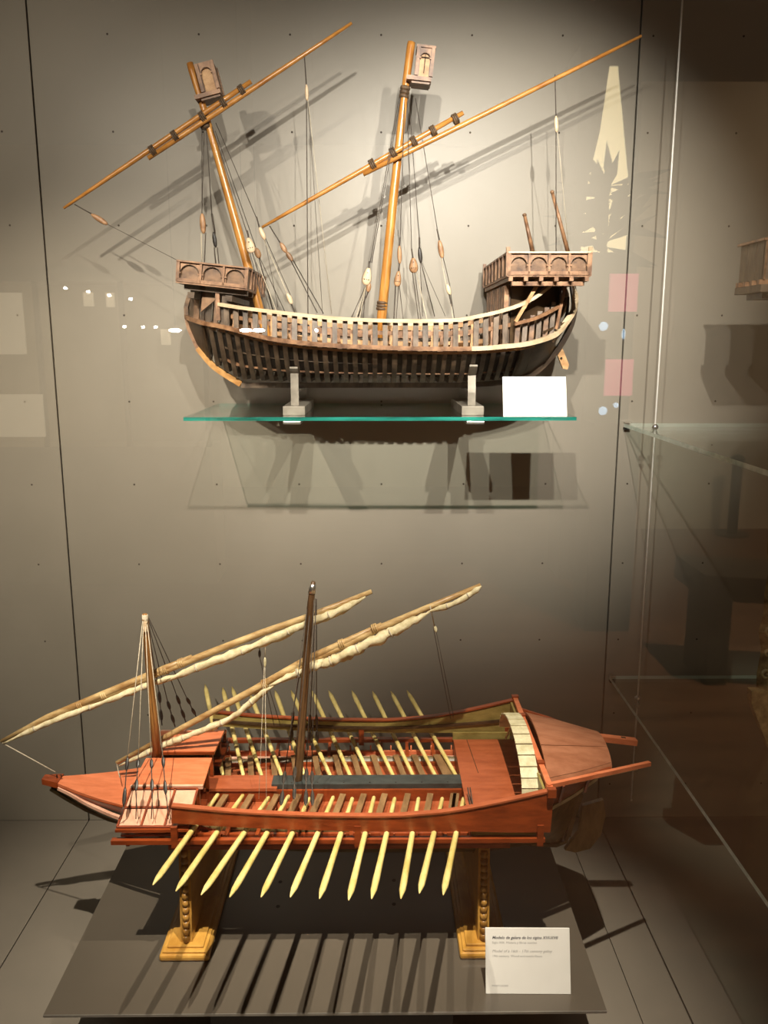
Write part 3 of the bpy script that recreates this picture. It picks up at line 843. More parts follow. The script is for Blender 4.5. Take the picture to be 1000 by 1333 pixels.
pulley(ship, (0.1294, -0.28, 1.2395), (0.1353, -0.28, 1.2205), 0.0085, 'block_pale')
R([(0.1338, -0.28, 1.2219), (0.1357, -0.31, 1.2003)], r=0.0014); R([(0.1343, -0.31, 1.2029), (0.1362, -0.34, 1.1754)], mat='rope_pale'); R([(0.1366, -0.28, 1.2219), (0.1389, -0.34, 1.1754)])
# main yard peak fall to the sterncastle
R([(0.3244, -0.214, 1.6102), (0.3295, -0.214, 1.5378)], r=0.0010)
pulley(ship, (0.3294, -0.214, 1.5405), (0.3319, -0.214, 1.513), 0.0075, 'block_pale')
R([(0.3304, -0.214, 1.5143), (0.3422, -0.2, 1.2984)], r=0.0009); R([(0.3332, -0.214, 1.5143), (0.3759, -0.16, 1.3024)], r=0.0005, mat='rope_pale')

# metal cradles of the carrack
for sx, where in ((-0.150, 'fore'), (0.1775, 'stern')):
    t = thing('metal_cradle', (sx, YC, SZ), 'brushed metal cradle under the %s half of the open-framed ship' % where, 'stand', 'metal cradles under the upper ship')
    MB().box(sx - 0.0205, sx + 0.0205, YC - 0.112, YC + 0.112, SZ, SZ + 0.0165).build('foot', 'stand_metal', t, bevel=0.001)
    for s in (-1, 1):
        sec = [(b + 0.0055, z) for b, z in half_section(sx, 0.30, 12) if z < 1.096]
        pts = [(sx, YC + s * 0.088, SZ + 0.0165), (sx, YC + s * 0.087, 1.045)] + [(sx, YC + s * b, z) for b, z in sec]
        MB().sweep(pts, 0.0145, 0.004, (1, 0, 0)).build('arm', 'stand_metal', t)
    MB().sweep([(sx, YC - 0.086, 1.0475), (sx, YC, 1.0470), (sx, YC + 0.086, 1.0475)], 0.0145, 0.004, (1, 0, 0)).build('cross_bar', 'stand_metal', t)

# ------------------------------------------------------------------ board and plinth under the galley
BZ = 0.14
pl = MB().box(-0.258, 0.118, -0.735, -0.10, 0.0, BZ - 0.0045).build('plinth', 'plinth_black', base=(-0.07, -0.4, 0.0), bevel=0.001)
tag(pl, 'black plinth block under the lower display board', 'plinth')
bd = thing('display_board', (-0.078, -0.45, BZ - 0.004), 'brown-grey metal sheet carrying the red galley and its cradles', 'board')
m = MB(); m.box(-0.5045, 0.3495, -0.7555, -0.13, BZ - 0.004, BZ)
m.build('sheet', 'board_metal', bd)
m = MB(); m.box(-0.5045, 0.3495, -0.7567, -0.7555, BZ - 0.0042, BZ - 0.0002)
m.build('front_lip', 'board_edge', bd)
for sx in ((-0.1818, -0.4406, 0.14), (-0.1781, -0.5108, 0.14), (0.0324, -0.4381, 0.14), (0.031, -0.5065, 0.14)):
    MB().tube([(sx[0], sx[1], BZ - 0.001), (sx[0], sx[1], BZ + 0.0006)], [0.0042, 0.0036], 10, False).build('screw', 'plinth_black', bd)

# ------------------------------------------------------------------ lower model: red galley
GY = -0.485
gal = thing('galley_model', (-0.06, GY, 0.265), 'red and olive wooden galley model with yellow oars and furled sails', 'ship model')
gm = lambda p: (p[0], 2 * GY - p[1], p[2])

# hull shell
ST = [(-0.578, 0.003, 0.372, 0.362), (-0.555, 0.013, 0.368, 0.345), (-0.52, 0.028, 0.363, 0.322), (-0.48, 0.044, 0.359, 0.302), (-0.43, 0.064, 0.357, 0.286), (-0.37, 0.088, 0.356, 0.276), (-0.28, 0.112, 0.355, 0.263),
      (-0.10, 0.124, 0.354, 0.256), (0.10, 0.124, 0.354, 0.254), (0.20, 0.116, 0.356, 0.254), (0.26, 0.102, 0.366, 0.250), (0.30, 0.082, 0.380, 0.246), (0.325, 0.056, 0.392, 0.245), (0.342, 0.030, 0.398, 0.252), (0.354, 0.012, 0.401, 0.300), (0.366, 0.007, 0.403, 0.345)]
sx_ = [s[0] for s in ST]
gh = lambda x: float(np.interp(x, sx_, [s[1] for s in ST]))
gt = lambda x: float(np.interp(x, sx_, [s[2] for s in ST]))
gk = lambda x: float(np.interp(x, sx_, [s[3] for s in ST]))


def shell(a, b, z_lo, z_hi, n, out=0.0, th=0.004, e=0.38):
    """band of the hull side between fractions z_lo..z_hi of the depth, both sides"""
    m = MB(); m.smooth = True
    for s in (-1, 1):
        rings = []
        for k in range(n + 1):
            x = a + (b - a) * k / n
            ee = float(np.interp(x, [-0.58, -0.45, -0.3, 0.2, 0.3, 0.37], [0.9, 0.62, e, e, 0.6, 0.85]))
            outer, inner = [], []
            for j in range(9):
                q = z_lo + (z_hi - z_lo) * j / 8
                w = gh(x) * max(q, 0.0) ** ee
                z = gk(x) + (gt(x) - gk(x)) * q
                outer.append(Vector((x, GY + s * (w + out), z)))
                inner.append(Vector((x, GY + s * max(w + out - th, 0.0), z + 0.0005)))
            rings.append(outer + inner[::-1])
        m.rings(rings)
    return m


hull = shell(-0.578, 0.366, 0.0, 1.0, 60).build('hull', 'hull_olive', gal)
for s in (-1, 1):
    MB().sweep(crom([(x, GY + s * (gh(x) + 0.001), z) for x, z in ((-0.560, 0.3675), (-0.535, 0.362), (-0.51, 0.3535), (-0.48, 0.346), (-0.445, 0.340), (-0.40, 0.336), (-0.35, 0.334))], 4), 0.0055, 0.006, (0, 0, 1)).build('bow_wale', 'pink_wood', gal)
shell(-0.574, -0.280, 0.82, 1.08, 14, 0.0015, 0.004).build('bow_strake', 'red_wood', gal)
shell(0.255, 0.362, 0.90, 1.02, 8, 0.004, 0.006).build('stern_wale', 'red_wood', gal)
MB().sweep([(s[0], GY, s[3] - 0.001) for s in ST], 0.009, 0.006, (0, 1, 0)).build('keel', 'hull_olive', gal)
# foredeck
m = MB()
xs = [-0.578, -0.55, -0.52, -0.48, -0.44, -0.40, -0.36, -0.32]
for a, b in zip(xs, xs[1:]):
    ha, hb_ = gh(a) + 0.002, gh(b) + 0.002
    za, zb = gt(a) + 0.008, gt(b) + 0.008
    m.hexa([(a, GY - ha, za - 0.005), (b, GY - hb_, zb - 0.005), (b, GY + hb_, zb - 0.005), (a, GY + ha, za - 0.005), (a, GY - ha, za), (b, GY - hb_, zb), (b, GY + hb_, zb), (a, GY + ha, za)])
m.build('foredeck', 'red_light', gal)
MB().prism([(-0.590, GY - 0.008, 0.372), (-0.560, GY - 0.016, 0.369), (-0.560, GY + 0.016, 0.369), (-0.590, GY + 0.008, 0.372)], (0, 0, 0.0105)).build('prow_tip', 'red_wood', gal)
MB().tube([(-0.566, GY, 0.381), (-0.566, GY, 0.386), (-0.562, GY - 0.004, 0.388), (-0.558, GY, 0.386), (-0.558, GY, 0.381)], 0.0012, 6).build('prow_ring', 'block_black', gal)

# rowing deck with side boards
MB().box(-0.335, 0.215, GY - 0.150, GY + 0.150, 0.336, 0.344).build('rowing_deck', 'deck_red', gal)
for s in (-1, 1):
    for yy, zz, mt in ((0.150, 0.347, 'red_light'), (0.128, 0.346, 'pink_wood'), (0.106, 0.346, 'red_wood')):
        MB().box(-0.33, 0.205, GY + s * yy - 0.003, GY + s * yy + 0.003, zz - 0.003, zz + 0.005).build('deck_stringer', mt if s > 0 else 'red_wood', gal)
    # lower outrigger beam with brackets
    MB().box(-0.418, 0.266, GY + s * 0.170 - 0.005, GY + s * 0.170 + 0.005, 0.3615, 0.3685).build('outrigger_beam', 'red_wood', gal)
    for k in range(14):
        x = -0.395 + 0.0505 * k
        MB().beam((x, GY + s * (gh(x) - 0.004), 0.351), (x, GY + s * 0.166, 0.3605), 0.006, 0.006).build('outrigger_bracket', 'red_wood', gal)
    for x in (-0.318, -0.03, 0.258):
        MB().box(x - 0.005, x + 0.005, GY + s * 0.170 - 0.006, GY + s * 0.170 + 0.006, 0.356, 0.392).build('outrigger_post', 'red_wood', gal)
# washboards: outer red, inner olive
WB = [(-0.32, -0.655, 0.4259), (-0.2293, -0.655, 0.4161), (-0.1091, -0.655, 0.4088), (0.0115, -0.655, 0.4067), (0.0598, -0.655, 0.4091), (0.108, -0.655, 0.4135), (0.1562, -0.655, 0.4218), (0.2042, -0.655, 0.4321), (0.252, -0.655, 0.4437), (0.2771, -0.655, 0.4502)]
WBb = [(-0.3214, -0.655, 0.3981), (-0.2302, -0.655, 0.3909), (-0.1096, -0.655, 0.3848), (0.0115, -0.655, 0.3814), (0.06, -0.655, 0.3811), (0.1085, -0.655, 0.3808), (0.1571, -0.655, 0.3805), (0.2057, -0.655, 0.3789), (0.2544, -0.655, 0.3786), (0.2739, -0.655, 0.3784)]
top = crom(WB, 4); bot = crom(WBb, 4)
for s, fn in ((-1, lambda p: p), (1, gm)):
    o1 = []
    for a, b in zip(top, bot):
        a, b = Vector(fn(tuple(a))), Vector(fn(tuple(b)))
        d = Vector((0, s * 0.0035, 0))
        o1.append([a + d, b + d, b, a])
    MB().rings(o1).build('washboard', 'red_wood', gal)
    o2 = []
    for a, b in zip(top, bot):
        a, b = Vector(fn(tuple(a))), Vector(fn(tuple(b)))
        d = Vector((0, -s * 0.003, 0))
        a = a - Vector((0, 0, 0.003))
        o2.append([a + d, b + d, b, a])
    MB().rings(o2).build('inner_lining', 'olive_wood', gal)
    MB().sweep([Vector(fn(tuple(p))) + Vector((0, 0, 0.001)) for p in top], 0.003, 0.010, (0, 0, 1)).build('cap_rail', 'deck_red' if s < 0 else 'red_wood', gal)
    lo = [lerp(fn(tuple(a)), fn(tuple(b)), 0.55) - Vector((0, s * 0.005, 0)) for a, b in zip(top, bot)]
    MB().sweep(lo, 0.005, 0.004, (0, 0, 1)).build('inner_batten', 'dark_wood', gal)
    # lower stern lining below the washboard
    MB().prism([(0.150, GY + s * 0.164, 0.3685), (0.262, GY + s * 0.164, 0.3685), (0.264, GY + s * 0.164, 0.384), (0.150, GY + s * 0.164, 0.384)], (0, -s * 0.004, 0)).build('stern_lining', 'olive_wood', gal)

# central gangway
MB().box(-0.320, 0.262, GY - 0.021, GY + 0.021, 0.344, 0.3655).build('gangway_box', 'red_wood', gal)
MB().box(-0.320, -0.175, GY - 0.023, GY + 0.023, 0.3655, 0.371).build('gangway_top', 'deck_red', gal)
MB().box(-0.185, 0.245, GY - 0.016, GY + 0.016, 0.3655, 0.3745).build('gangway_plank', 'gangway_dark', gal)
for k in range(9):
    x = -0.15 + 0.046 * k
    MB().tube([(x, GY - 0.010, 0.374), (x, GY - 0.010, 0.3755)], 0.0016, 6).build('gangway_bolt', 'block_black', gal)
# benches, inboard end further aft
NB = [(-0.2642, -0.4932, 0.3605), (-0.2194, -0.4936, 0.3605), (-0.1745, -0.4941, 0.3605), (-0.1365, -0.4944, 0.3605), (-0.0983, -0.4974, 0.3605), (-0.0589, -0.4978, 0.3605), (-0.0223, -0.4981, 0.3605), (0.0143, -0.4985, 0.3605), (0.055, -0.4989, 0.3605), (0.0944, -0.4992, 0.3605), (0.1351, -0.4996, 0.3605), (0.169, -0.5, 0.3605)]
FB = [(-0.2684, -0.445, 0.3605), (-0.2263, -0.4454, 0.3605), (-0.1828, -0.4458, 0.3605), (-0.1436, -0.4461, 0.3605), (-0.1027, -0.4493, 0.3605), (-0.0634, -0.4524, 0.3605), (-0.0285, -0.4528, 0.3605), (0.0092, -0.4531, 0.3605), (0.0525, -0.4535, 0.3605), (0.0875, -0.4539, 0.3605), (0.1294, -0.4543, 0.3605), (0.1643, -0.4546, 0.3605)]
for s, row in ((-1, NB), (1, FB)):
    for p in row:
        x = min(p[0], 0.140)
        MB().beam((x, GY + s * 0.023, 0.3585), (x - 0.016, GY + s * 0.118, 0.3585), 0.0105, 0.004).build('bench', 'bench_wood', gal)
# thole pins
for k in range(12):
    x = -0.288 + 0.0395 * k
    for s in (-1, 1):
        MB().tube([(x, GY + s * 0.150, 0.344), (x, GY + s * 0.150, 0.363)], 0.0016, 6).build('thole_pin', 'red_light', gal)


def oar(a, b, far):
    a, b = Vector(a), Vector(b)
    L = (b - a).length
    t = (b - a).normalized()
    s = t.cross(Vector((0, 0, 1))).normalized(); u = s.cross(t)
    m = MB()
    rings = []
    for q, w, h in ((0.0, 0.0026, 0.0026), (0.012, 0.0036, 0.0036), (0.45, 0.0045, 0.0045), (0.68, 0.0047, 0.0044), (0.86, 0.0052, 0.0036), (0.93, 0.0047, 0.0028), (1.0, 0.0009, 0.0010)):
        c = a + t * (L * q)
        rings.append([c + s * (w * math.cos(g)) + u * (h * math.sin(g)) for g in (2 * math.pi * j / 8 for j in range(8))])
    m.smooth = True
    m.rings(rings)
    m.build('oar', 'oar_yellow', gal)


near_in = [(-0.2771, -0.5111, 0.362), (-0.2331, -0.514, 0.362), (-0.1873, -0.522, 0.362), (-0.1531, -0.5173, 0.362), (-0.1164, -0.5252, 0.362), (-0.0753, -0.5218, 0.362), (-0.0419, -0.5259, 0.362), (-0.0046, -0.5225, 0.362), (0.0313, -0.5266, 0.362), (0.0726, -0.527, 0.362), (0.1139, -0.5274, 0.362), (0.1505, -0.5278, 0.362)]
near_tip = [(-0.3101, -0.8136, 0.4), (-0.2751, -0.8272, 0.4), (-0.2388, -0.8356, 0.4), (-0.1993, -0.8408, 0.4), (-0.1567, -0.8412, 0.4), (-0.1172, -0.8416, 0.4), (-0.0775, -0.8452, 0.4), (-0.038, -0.8487, 0.4), (-0.007, -0.8459, 0.4), (0.0324, -0.8462, 0.4), (0.0579, -0.8352, 0.4), (0.0901, -0.8388, 0.4)]
far_in = [(-0.2809, -0.4448, 0.362), (-0.2427, -0.4479, 0.362), (-0.2087, -0.451, 0.362), (-0.1727, -0.4486, 0.362), (-0.1326, -0.4434, 0.362), (-0.0828, -0.4549, 0.362), (-0.0466, -0.4553, 0.362), (-0.011, -0.4556, 0.362), (0.0315, -0.456, 0.362), (0.0678, -0.4564, 0.362), (0.1082, -0.4568, 0.362), (0.1459, -0.4571, 0.362)]
far_tip = [(-0.3866, -0.0728, 0.38), (-0.3437, -0.0903, 0.38), (-0.3238, -0.0863, 0.38), (-0.2764, -0.1285, 0.38), (-0.2249, -0.1083, 0.38), (-0.1892, -0.1087, 0.38), (-0.1433, -0.1091, 0.38), (-0.1058, -0.1095, 0.38), (-0.0548, -0.11, 0.38), (-0.0088, -0.1146, 0.38), (0.0319, -0.115, 0.38), (0.0677, -0.1111, 0.38)]
for a, b in zip(near_in, near_tip): oar(a, b, 0)
for a, b in zip(far_in, far_tip): oar(a, b, 1)

# fore shelters beside the foremast: flat roof and sloping lattice
for s in (-1, 1):
    Y = lambda d: GY + s * d
    xa, xb = (-0.405, -0.288)
    MB().prism([(xa + 0.002, Y(0.012), 0.420), (xb, Y(0.012), 0.420), (xb + 0.002, Y(0.100), 0.417), (xa, Y(0.100), 0.417)], (0, 0, 0.004)).build('shelter_roof', 'red_light', gal)
    MB().beam((xa, Y(0.100), 0.4185), (xb + 0.002, Y(0.100), 0.4185), 0.005, 0.006).build('roof_edge', 'pink_wood', gal)
    MB().beam((xa + 0.002, Y(0.012), 0.4205), (xb, Y(0.012), 0.4205), 0.004, 0.005).build('roof_edge', 'red_wood', gal)
    # lattice screen
    p00 = Vector((xa + 0.002, Y(0.104), 0.4165)); p10 = Vector((xb - 0.006, Y(0.104), 0.4165)); p01 = Vector((xa - 0.004, Y(0.166), 0.3865)); p11 = Vector((xb - 0.010, Y(0.166), 0.3865))
    nrm = (p10 - p00).cross(p01 - p00).normalized()
    if nrm.z < 0: nrm = -nrm
    g = lambda a, b: (p00 * (1 - a) + p10 * a) * (1 - b) + (p01 * (1 - a) + p11 * a) * b
    for i in range(3):
        for j in range(2):
            MB().prism([g((i + 0.06) / 3, (j + 0.08) / 2), g((i + 0.94) / 3, (j + 0.08) / 2), g((i + 0.94) / 3, (j + 0.92) / 2), g((i + 0.06) / 3, (j + 0.92) / 2)], nrm * 0.0015).build('lattice_pane', 'lattice_pane', gal)
    for i in range(4):
        MB().beam(g(i / 3, 0) + nrm * 0.001, g(i / 3, 1) + nrm * 0.001, 0.0032, 0.0042, nrm).build('lattice_bar', 'red_wood', gal)
    for j in range(3):
        MB().beam(g(0, j / 2) + nrm * 0.001, g(1, j / 2) + nrm * 0.001, 0.0032, 0.0042, nrm).build('lattice_bar', 'red_wood', gal)
    MB().beam((xa - 0.006, Y(0.169), 0.384), (xb - 0.008, Y(0.169), 0.384), 0.007, 0.004).build('screen_sill', 'red_wood', gal)
    for x in (xa + 0.006, xb - 0.008):
        for d in (0.020, 0.095, 0.150):
            MB().box(x - 0.003, x + 0.003, Y(d) - 0.003, Y(d) + 0.003, 0.345, 0.416 if d < 0.12 else 0.392).build('shelter_post', 'red_wood', gal)
    MB().box(xa + 0.004, xb - 0.006, Y(0.090) - 0.002, Y(0.090) + 0.002, 0.345, 0.412).build('shelter_wall', 'dark_wood', gal)
    MB().box(xa, xb, min(Y(0.06), Y(0.165)), max(Y(0.06), Y(0.165)), 0.369, 0.373).build('shelter_floor', 'red_wood', gal)
MB().box(-0.400, -0.322, GY - 0.09, GY + 0.09, 0.345, 0.352).build('shelter_deck', 'red_wood', gal)
MB().box(-0.318, -0.313, GY - 0.150, GY + 0.150, 0.344, 0.392).build('deck_bulkhead', 'dark_wood', gal)

# poop: deck, transom beam, hooped cover and plank canopy
MB().box(0.150, 0.275, GY - 0.148, GY + 0.148, 0.370, 0.376).build('poop_deck', 'deck_red', gal)
MB().box(0.150, 0.154, GY - 0.148, GY + 0.148, 0.344, 0.370).build('poop_step', 'red_wood', gal)
MB().beam((0.183, GY + 0.018, 0.3765), (0.176, GY + 0.146, 0.3765), 0.001, 0.0006).build('poop_seam', 'dark_wood', gal)
tb = MB().beam((0.2725, GY - 0.178, 0.4490), (0.2725, GY + 0.178, 0.4490), 0.009, 0.008).build('transom_beam', 'red_light', gal)
for y in (-0.176, -0.09, 0.09, 0.174):
    MB().box(0.266, 0.279, GY + y - 0.005, GY + y + 0.005, 0.442, 0.456).build('beam_knob', 'red_wood', tb)
for s in (-1, 1):
    MB().prism([(0.262, GY + s * 0.166, 0.384), (0.262, GY + s * 0.166, 0.446), (0.262, GY + s * 0.100, 0.446), (0.262, GY + s * 0.125, 0.384)], (0.004, 0, 0)).build('transom_lining', 'olive_wood', gal)
    MB().beam((0.266, GY + s * 0.112, 0.446), (0.250, GY + s * 0.135, 0.384), 0.003, 0.003).build('transom_stay', 'slat_cream', gal)


def vault(x, hw, crown, eave, a):
    """point of the canopy arch: a from 0 (near eave) to pi (far eave)"""
    return Vector((x, GY - hw * math.cos(a), eave + (crown - eave) * math.sin(a)))


n = 14
for k in range(n):
    a0 = math.pi * k / n; a1 = math.pi * (k + 0.93) / n
    q = []
    lift = 0.0016
    for x in (0.2355, 0.2640):
        q.append([vault(x, 0.126, 0.473, 0.412, a0), vault(x, 0.126, 0.473, 0.412, a1), vault(x, 0.128 , 0.4755, 0.412, a1) + Vector((0, 0, 0.0006)), vault(x, 0.129, 0.4755, 0.412, a0) + Vector((0, 0, lift))])
    MB().rings(q).build('cover_slat', 'slat_cream', gal)
nb = 5
cut = [0.0, 0.42, 1.12, math.pi - 1.12, math.pi - 0.42, math.pi]
for k in range(nb):
    rings = []
    for x, hw, cr, ev in ((0.278, 0.132, 0.474, 0.420), (0.34, 0.100, 0.464, 0.421), (0.400, 0.062, 0.452, 0.424)):
        a0, a1 = cut[k] + 0.006, cut[k + 1] - 0.006
        arc = [a0 + (a1 - a0) * j / 4 for j in range(5)]
        rings.append([vault(x, hw, cr, ev, a) for a in arc] + [vault(x, hw - 0.004, cr - 0.004, ev, a) for a in reversed(arc)])
    m = MB(); m.rings(rings)
    m.build('canopy_plank', 'canopy_wood', gal)
MB().beam((0.268, GY - 0.162, 0.4520), (0.468, GY - 0.048, 0.4285), 0.007, 0.007).build('stern_arm', 'red_light', gal)
MB().beam((0.275, GY - 0.150, 0.443), (0.445, GY - 0.056, 0.423), 0.003, 0.003).build('arm_batten', 'slat_cream', gal)
fa = MB().beam((0.372, GY + 0.040, 0.437), (0.474, GY + 0.046, 0.4210), 0.014, 0.010).build('stern_arm', 'red_light', gal)
MB().beam((0.446, GY + 0.045, 0.4305), (0.454, GY + 0.045, 0.4293), 0.004, 0.002).build('arm_slot', 'hole_dark', fa)
for s in (-1, 1):
    # upper stern sides
    rings = []
    for x, hw, z0, z1 in ((0.272, 0.150, 0.386, 0.444), (0.33, 0.116, 0.392, 0.438), (0.385, 0.076, 0.404, 0.432), (0.398, 0.066, 0.412, 0.430)):
        rings.append([Vector((x, GY + s * hw, z1)), Vector((x, GY + s * (hw - 0.030), z0)), Vector((x, GY + s * (hw - 0.036), z0)), Vector((x, GY + s * (hw - 0.006), z1))])
    MB().rings(rings).build('quarter_board', 'red_wood', gal)
    for x, hw in ((0.302, 0.120), (0.352, 0.088)):
        MB().beam((x, GY + s * (hw - 0.014), 0.392), (x, GY + s * (hw + 0.010), 0.434), 0.005, 0.004, (1, 0, 0)).build('quarter_post', 'red_wood', gal)
    MB().sweep(crom([(0.268, GY + s * 0.126, 0.383), (0.295, GY + s * 0.108, 0.386), (0.33, GY + s * 0.086, 0.392), (0.36, GY + s * 0.066, 0.401), (0.378, GY + s * 0.050, 0.403)], 5), 0.006, 0.005, (0, 0, 1)).build('quarter_moulding', 'slat_cream', gal)
MB().prism([(0.268, GY - 0.120, 0.386), (0.268, GY + 0.120, 0.386), (0.385, GY + 0.040, 0.404), (0.385, GY - 0.040, 0.404)], (0, 0, 0.003)).build('stern_floor', 'red_wood', gal)
MB().prism([(0.272, GY - 0.118, 0.434), (0.272, GY + 0.118, 0.434), (0.40, GY + 0.055, 0.434), (0.40, GY - 0.055, 0.434)], (0, 0, -0.004)).build('canopy_floor', 'red_wood', gal)
MB().prism([(0.3684, -0.481, 0.3228), (0.4052, -0.481, 0.3347), (0.4109, -0.481, 0.3043), (0.4045, -0.481, 0.266), (0.3864, -0.481, 0.2383), (0.3601, -0.481, 0.2307), (0.3403, -0.481, 0.2355), (0.3638, -0.481, 0.2709)], (0, -0.009, 0)).build('rudder', 'rudder_olive', gal)
MB().beam((0.346, GY, 0.262), (0.372, GY, 0.398), 0.008, 0.008).build('stern_post', 'hull_olive', gal)

# masts
f2 = MB().tube([(-0.3864, -0.485, 0.3951), (-0.3888, -0.485, 0.5001), (-0.3924, -0.485, 0.6272), (-0.3937, -0.485, 0.6741), (-0.3938, -0.485, 0.6837)], [0.0076, 0.0074, 0.0062, 0.0056, 0.0040], 10).build('foremast', 'galley_mast', gal)
m2 = MB().tube([(-0.1448, -0.485, 0.3296), (-0.1379, -0.485, 0.3968), (-0.1257, -0.485, 0.5419), (-0.1123, -0.485, 0.6951), (-0.1078, -0.485, 0.7304), (-0.1064, -0.485, 0.7398)], [0.0080, 0.0080, 0.0074, 0.0060, 0.0054, 0.0034], 10).build('mainmast', 'galley_mast_dark', gal)
MB().tube([(-0.3935, -0.485, 0.6659), (-0.3936, -0.485, 0.6823)], [0.0062, 0.0050], 10).build('mast_cap', 'rope_pale', f2)
MB().tube([(-0.1093, -0.485, 0.7196), (-0.107, -0.485, 0.7358)], [0.0066, 0.0052], 10).build('mast_cap', 'steel', m2)
MB().beam((-0.3923, -0.492, 0.6546), (-0.3917, -0.492, 0.671), 0.006, 0.004, (0, 1, 0)).build('mast_block', 'block_pale', f2)


def yard(upper, lower, r, bands):
    a = MB().tube(upper, [r * (0.42 + 0.58 * math.sin(math.pi * (0.08 + 0.80 * k / (len(upper) - 1)))) for k in range(len(upper))], 9).build('yard_spar', 'yard_wood', gal)
    MB().tube(lower, [r * (0.50 + 0.45 * math.sin(math.pi * (0.14 + 0.76 * k / (len(lower) - 1)))) for k in range(len(lower))], 9).build('yard_spar', 'yard_wood', gal)
    for c, d in bands:
        c = Vector(c); d = Vector(d).normalized()
        band(a, c - d * 0.005, c + d * 0.005, r * 1.28, 'yard_wood', 3)
    return a


def furl(pts, r, seed, rag=1.0):
    """sail rolled and tied along a yard"""
    rnd = random.Random(seed)
    P_ = crom(pts, 8)
    m = MB()
    rings = []
    N = len(P_)
    for i, p in enumerate(P_):
        a = P_[max(i - 1, 0)]; b = P_[min(i + 1, N - 1)]
        T = (b - a).normalized(); s = T.cross(Vector((0, 0, 1))).normalized(); u = s.cross(T)
        tp = min(1.0, 4.0 * i / N + 0.25, 4.0 * (N - 1 - i) / N + 0.25)
        puff = 0.72 + 0.28 * abs(math.sin(i * math.pi / 8))
        ring = []
        for k in range(9):
            q = 2 * math.pi * k / 9
            rr = r * tp * puff * (1 + rag * rnd.uniform(-0.22, 0.25))
            ring.append(p + s * (rr * 0.8 * math.cos(q)) + u * (rr * math.sin(q)))
        rings.append(ring)
    m.smooth = True
    m.rings(rings)
    o = m.build('furled_sail', 'sail_cream', gal)
    for i in range(6, N - 4, 8):
        T = (P_[i + 1] - P_[i - 1]).normalized()
        MB().tube([P_[i] - T * 0.0012, P_[i] + T * 0.0012], [r * 0.98, r * 0.98], 9).build('sail_tie', 'rope_pale', o)
    return o


d1 = (0.93, 0, 0.36)
yard([(-0.6685, -0.462, 0.4392), (-0.5845, -0.462, 0.4844), (-0.4797, -0.462, 0.529), (-0.3705, -0.462, 0.576), (-0.3225, -0.462, 0.5971)], [(-0.5234, -0.462, 0.5031), (-0.3914, -0.462, 0.5632), (-0.2927, -0.462, 0.6041), (-0.2005, -0.462, 0.6405), (-0.1199, -0.462, 0.6696), (-0.0079, -0.462, 0.715)], 0.0066,
     [((-0.5231, -0.462, 0.5074), d1), ((-0.4799, -0.462, 0.5261), d1), ((-0.3418, -0.462, 0.5858), d1), ((-0.3707, -0.462, 0.5731), d1)])
furl([(-0.6633, -0.468, 0.4378), (-0.5829, -0.468, 0.4755), (-0.4787, -0.468, 0.5158), (-0.3905, -0.468, 0.5514), (-0.3468, -0.468, 0.5655)], 0.0054, 1, 1.6)
furl([(-0.3838, -0.468, 0.5499), (-0.2922, -0.468, 0.588), (-0.2137, -0.468, 0.6174), (-0.133, -0.468, 0.6536), (-0.0662, -0.468, 0.6812), (-0.0184, -0.468, 0.7073)], 0.0080, 2, 1.5)
yard([(-0.4665, -0.462, 0.3965), (-0.3421, -0.462, 0.4657), (-0.2171, -0.462, 0.5351), (-0.1213, -0.462, 0.5921), (-0.0537, -0.462, 0.6245), (0.0093, -0.462, 0.6552)], [(-0.2173, -0.462, 0.5293), (-0.15, -0.462, 0.5708), (-0.0646, -0.462, 0.6132), (0.0133, -0.462, 0.6524), (0.0918, -0.462, 0.687), (0.1802, -0.462, 0.7255)], 0.0066,
     [((-0.1965, -0.462, 0.5466), d1), ((-0.1241, -0.462, 0.5864), d1), ((-0.0605, -0.462, 0.6203), d1), ((-0.0027, -0.462, 0.6482), d1)])
furl([(-0.4601, -0.47, 0.3948), (-0.3898, -0.47, 0.4286), (-0.3273, -0.47, 0.4548), (-0.2582, -0.47, 0.4852), (-0.2095, -0.47, 0.5256), (-0.1752, -0.47, 0.5499)], 0.0060, 3, 1.4)
furl([(-0.1888, -0.47, 0.5457), (-0.1209, -0.47, 0.5768), (-0.0671, -0.47, 0.5965), (-0.0201, -0.47, 0.6203), (0.0398, -0.47, 0.6509), (0.0927, -0.47, 0.6813)], 0.0092, 4, 1.7)
furl([(0.0874, -0.47, 0.68), (0.1323, -0.47, 0.695), (0.1649, -0.47, 0.7142), (0.1805, -0.47, 0.7265)], 0.0056, 5, 0.5)

# rigging of the galley
G = lambda pts, **k: rope(gal, pts, **k)
G([(-0.666, -0.465, 0.4377), (-0.5681, -0.485, 0.3916)], r=0.0010, mat='rope_pale')
G([(-0.4659, -0.464, 0.3961), (-0.4554, -0.49, 0.3953), (-0.4501, -0.5, 0.389)], r=0.0008, mat='rope_pale')
ST1 = [((-0.397, -0.487, 0.6748), (-0.4021, -0.6, 0.4807), (-0.3978, -0.648, 0.4208), (-0.4057, -0.65, 0.4008)),
       ((-0.3957, -0.487, 0.6748), (-0.385, -0.6, 0.4766), (-0.3795, -0.64, 0.4425), (-0.3792, -0.65, 0.4006)),
       ((-0.3931, -0.487, 0.6748), (-0.364, -0.6, 0.4765), (-0.3542, -0.64, 0.4424), (-0.3551, -0.65, 0.4005)),
       ((-0.3905, -0.487, 0.6748), (-0.3452, -0.6, 0.4804), (-0.3328, -0.64, 0.4357), (-0.3285, -0.65, 0.4003))]
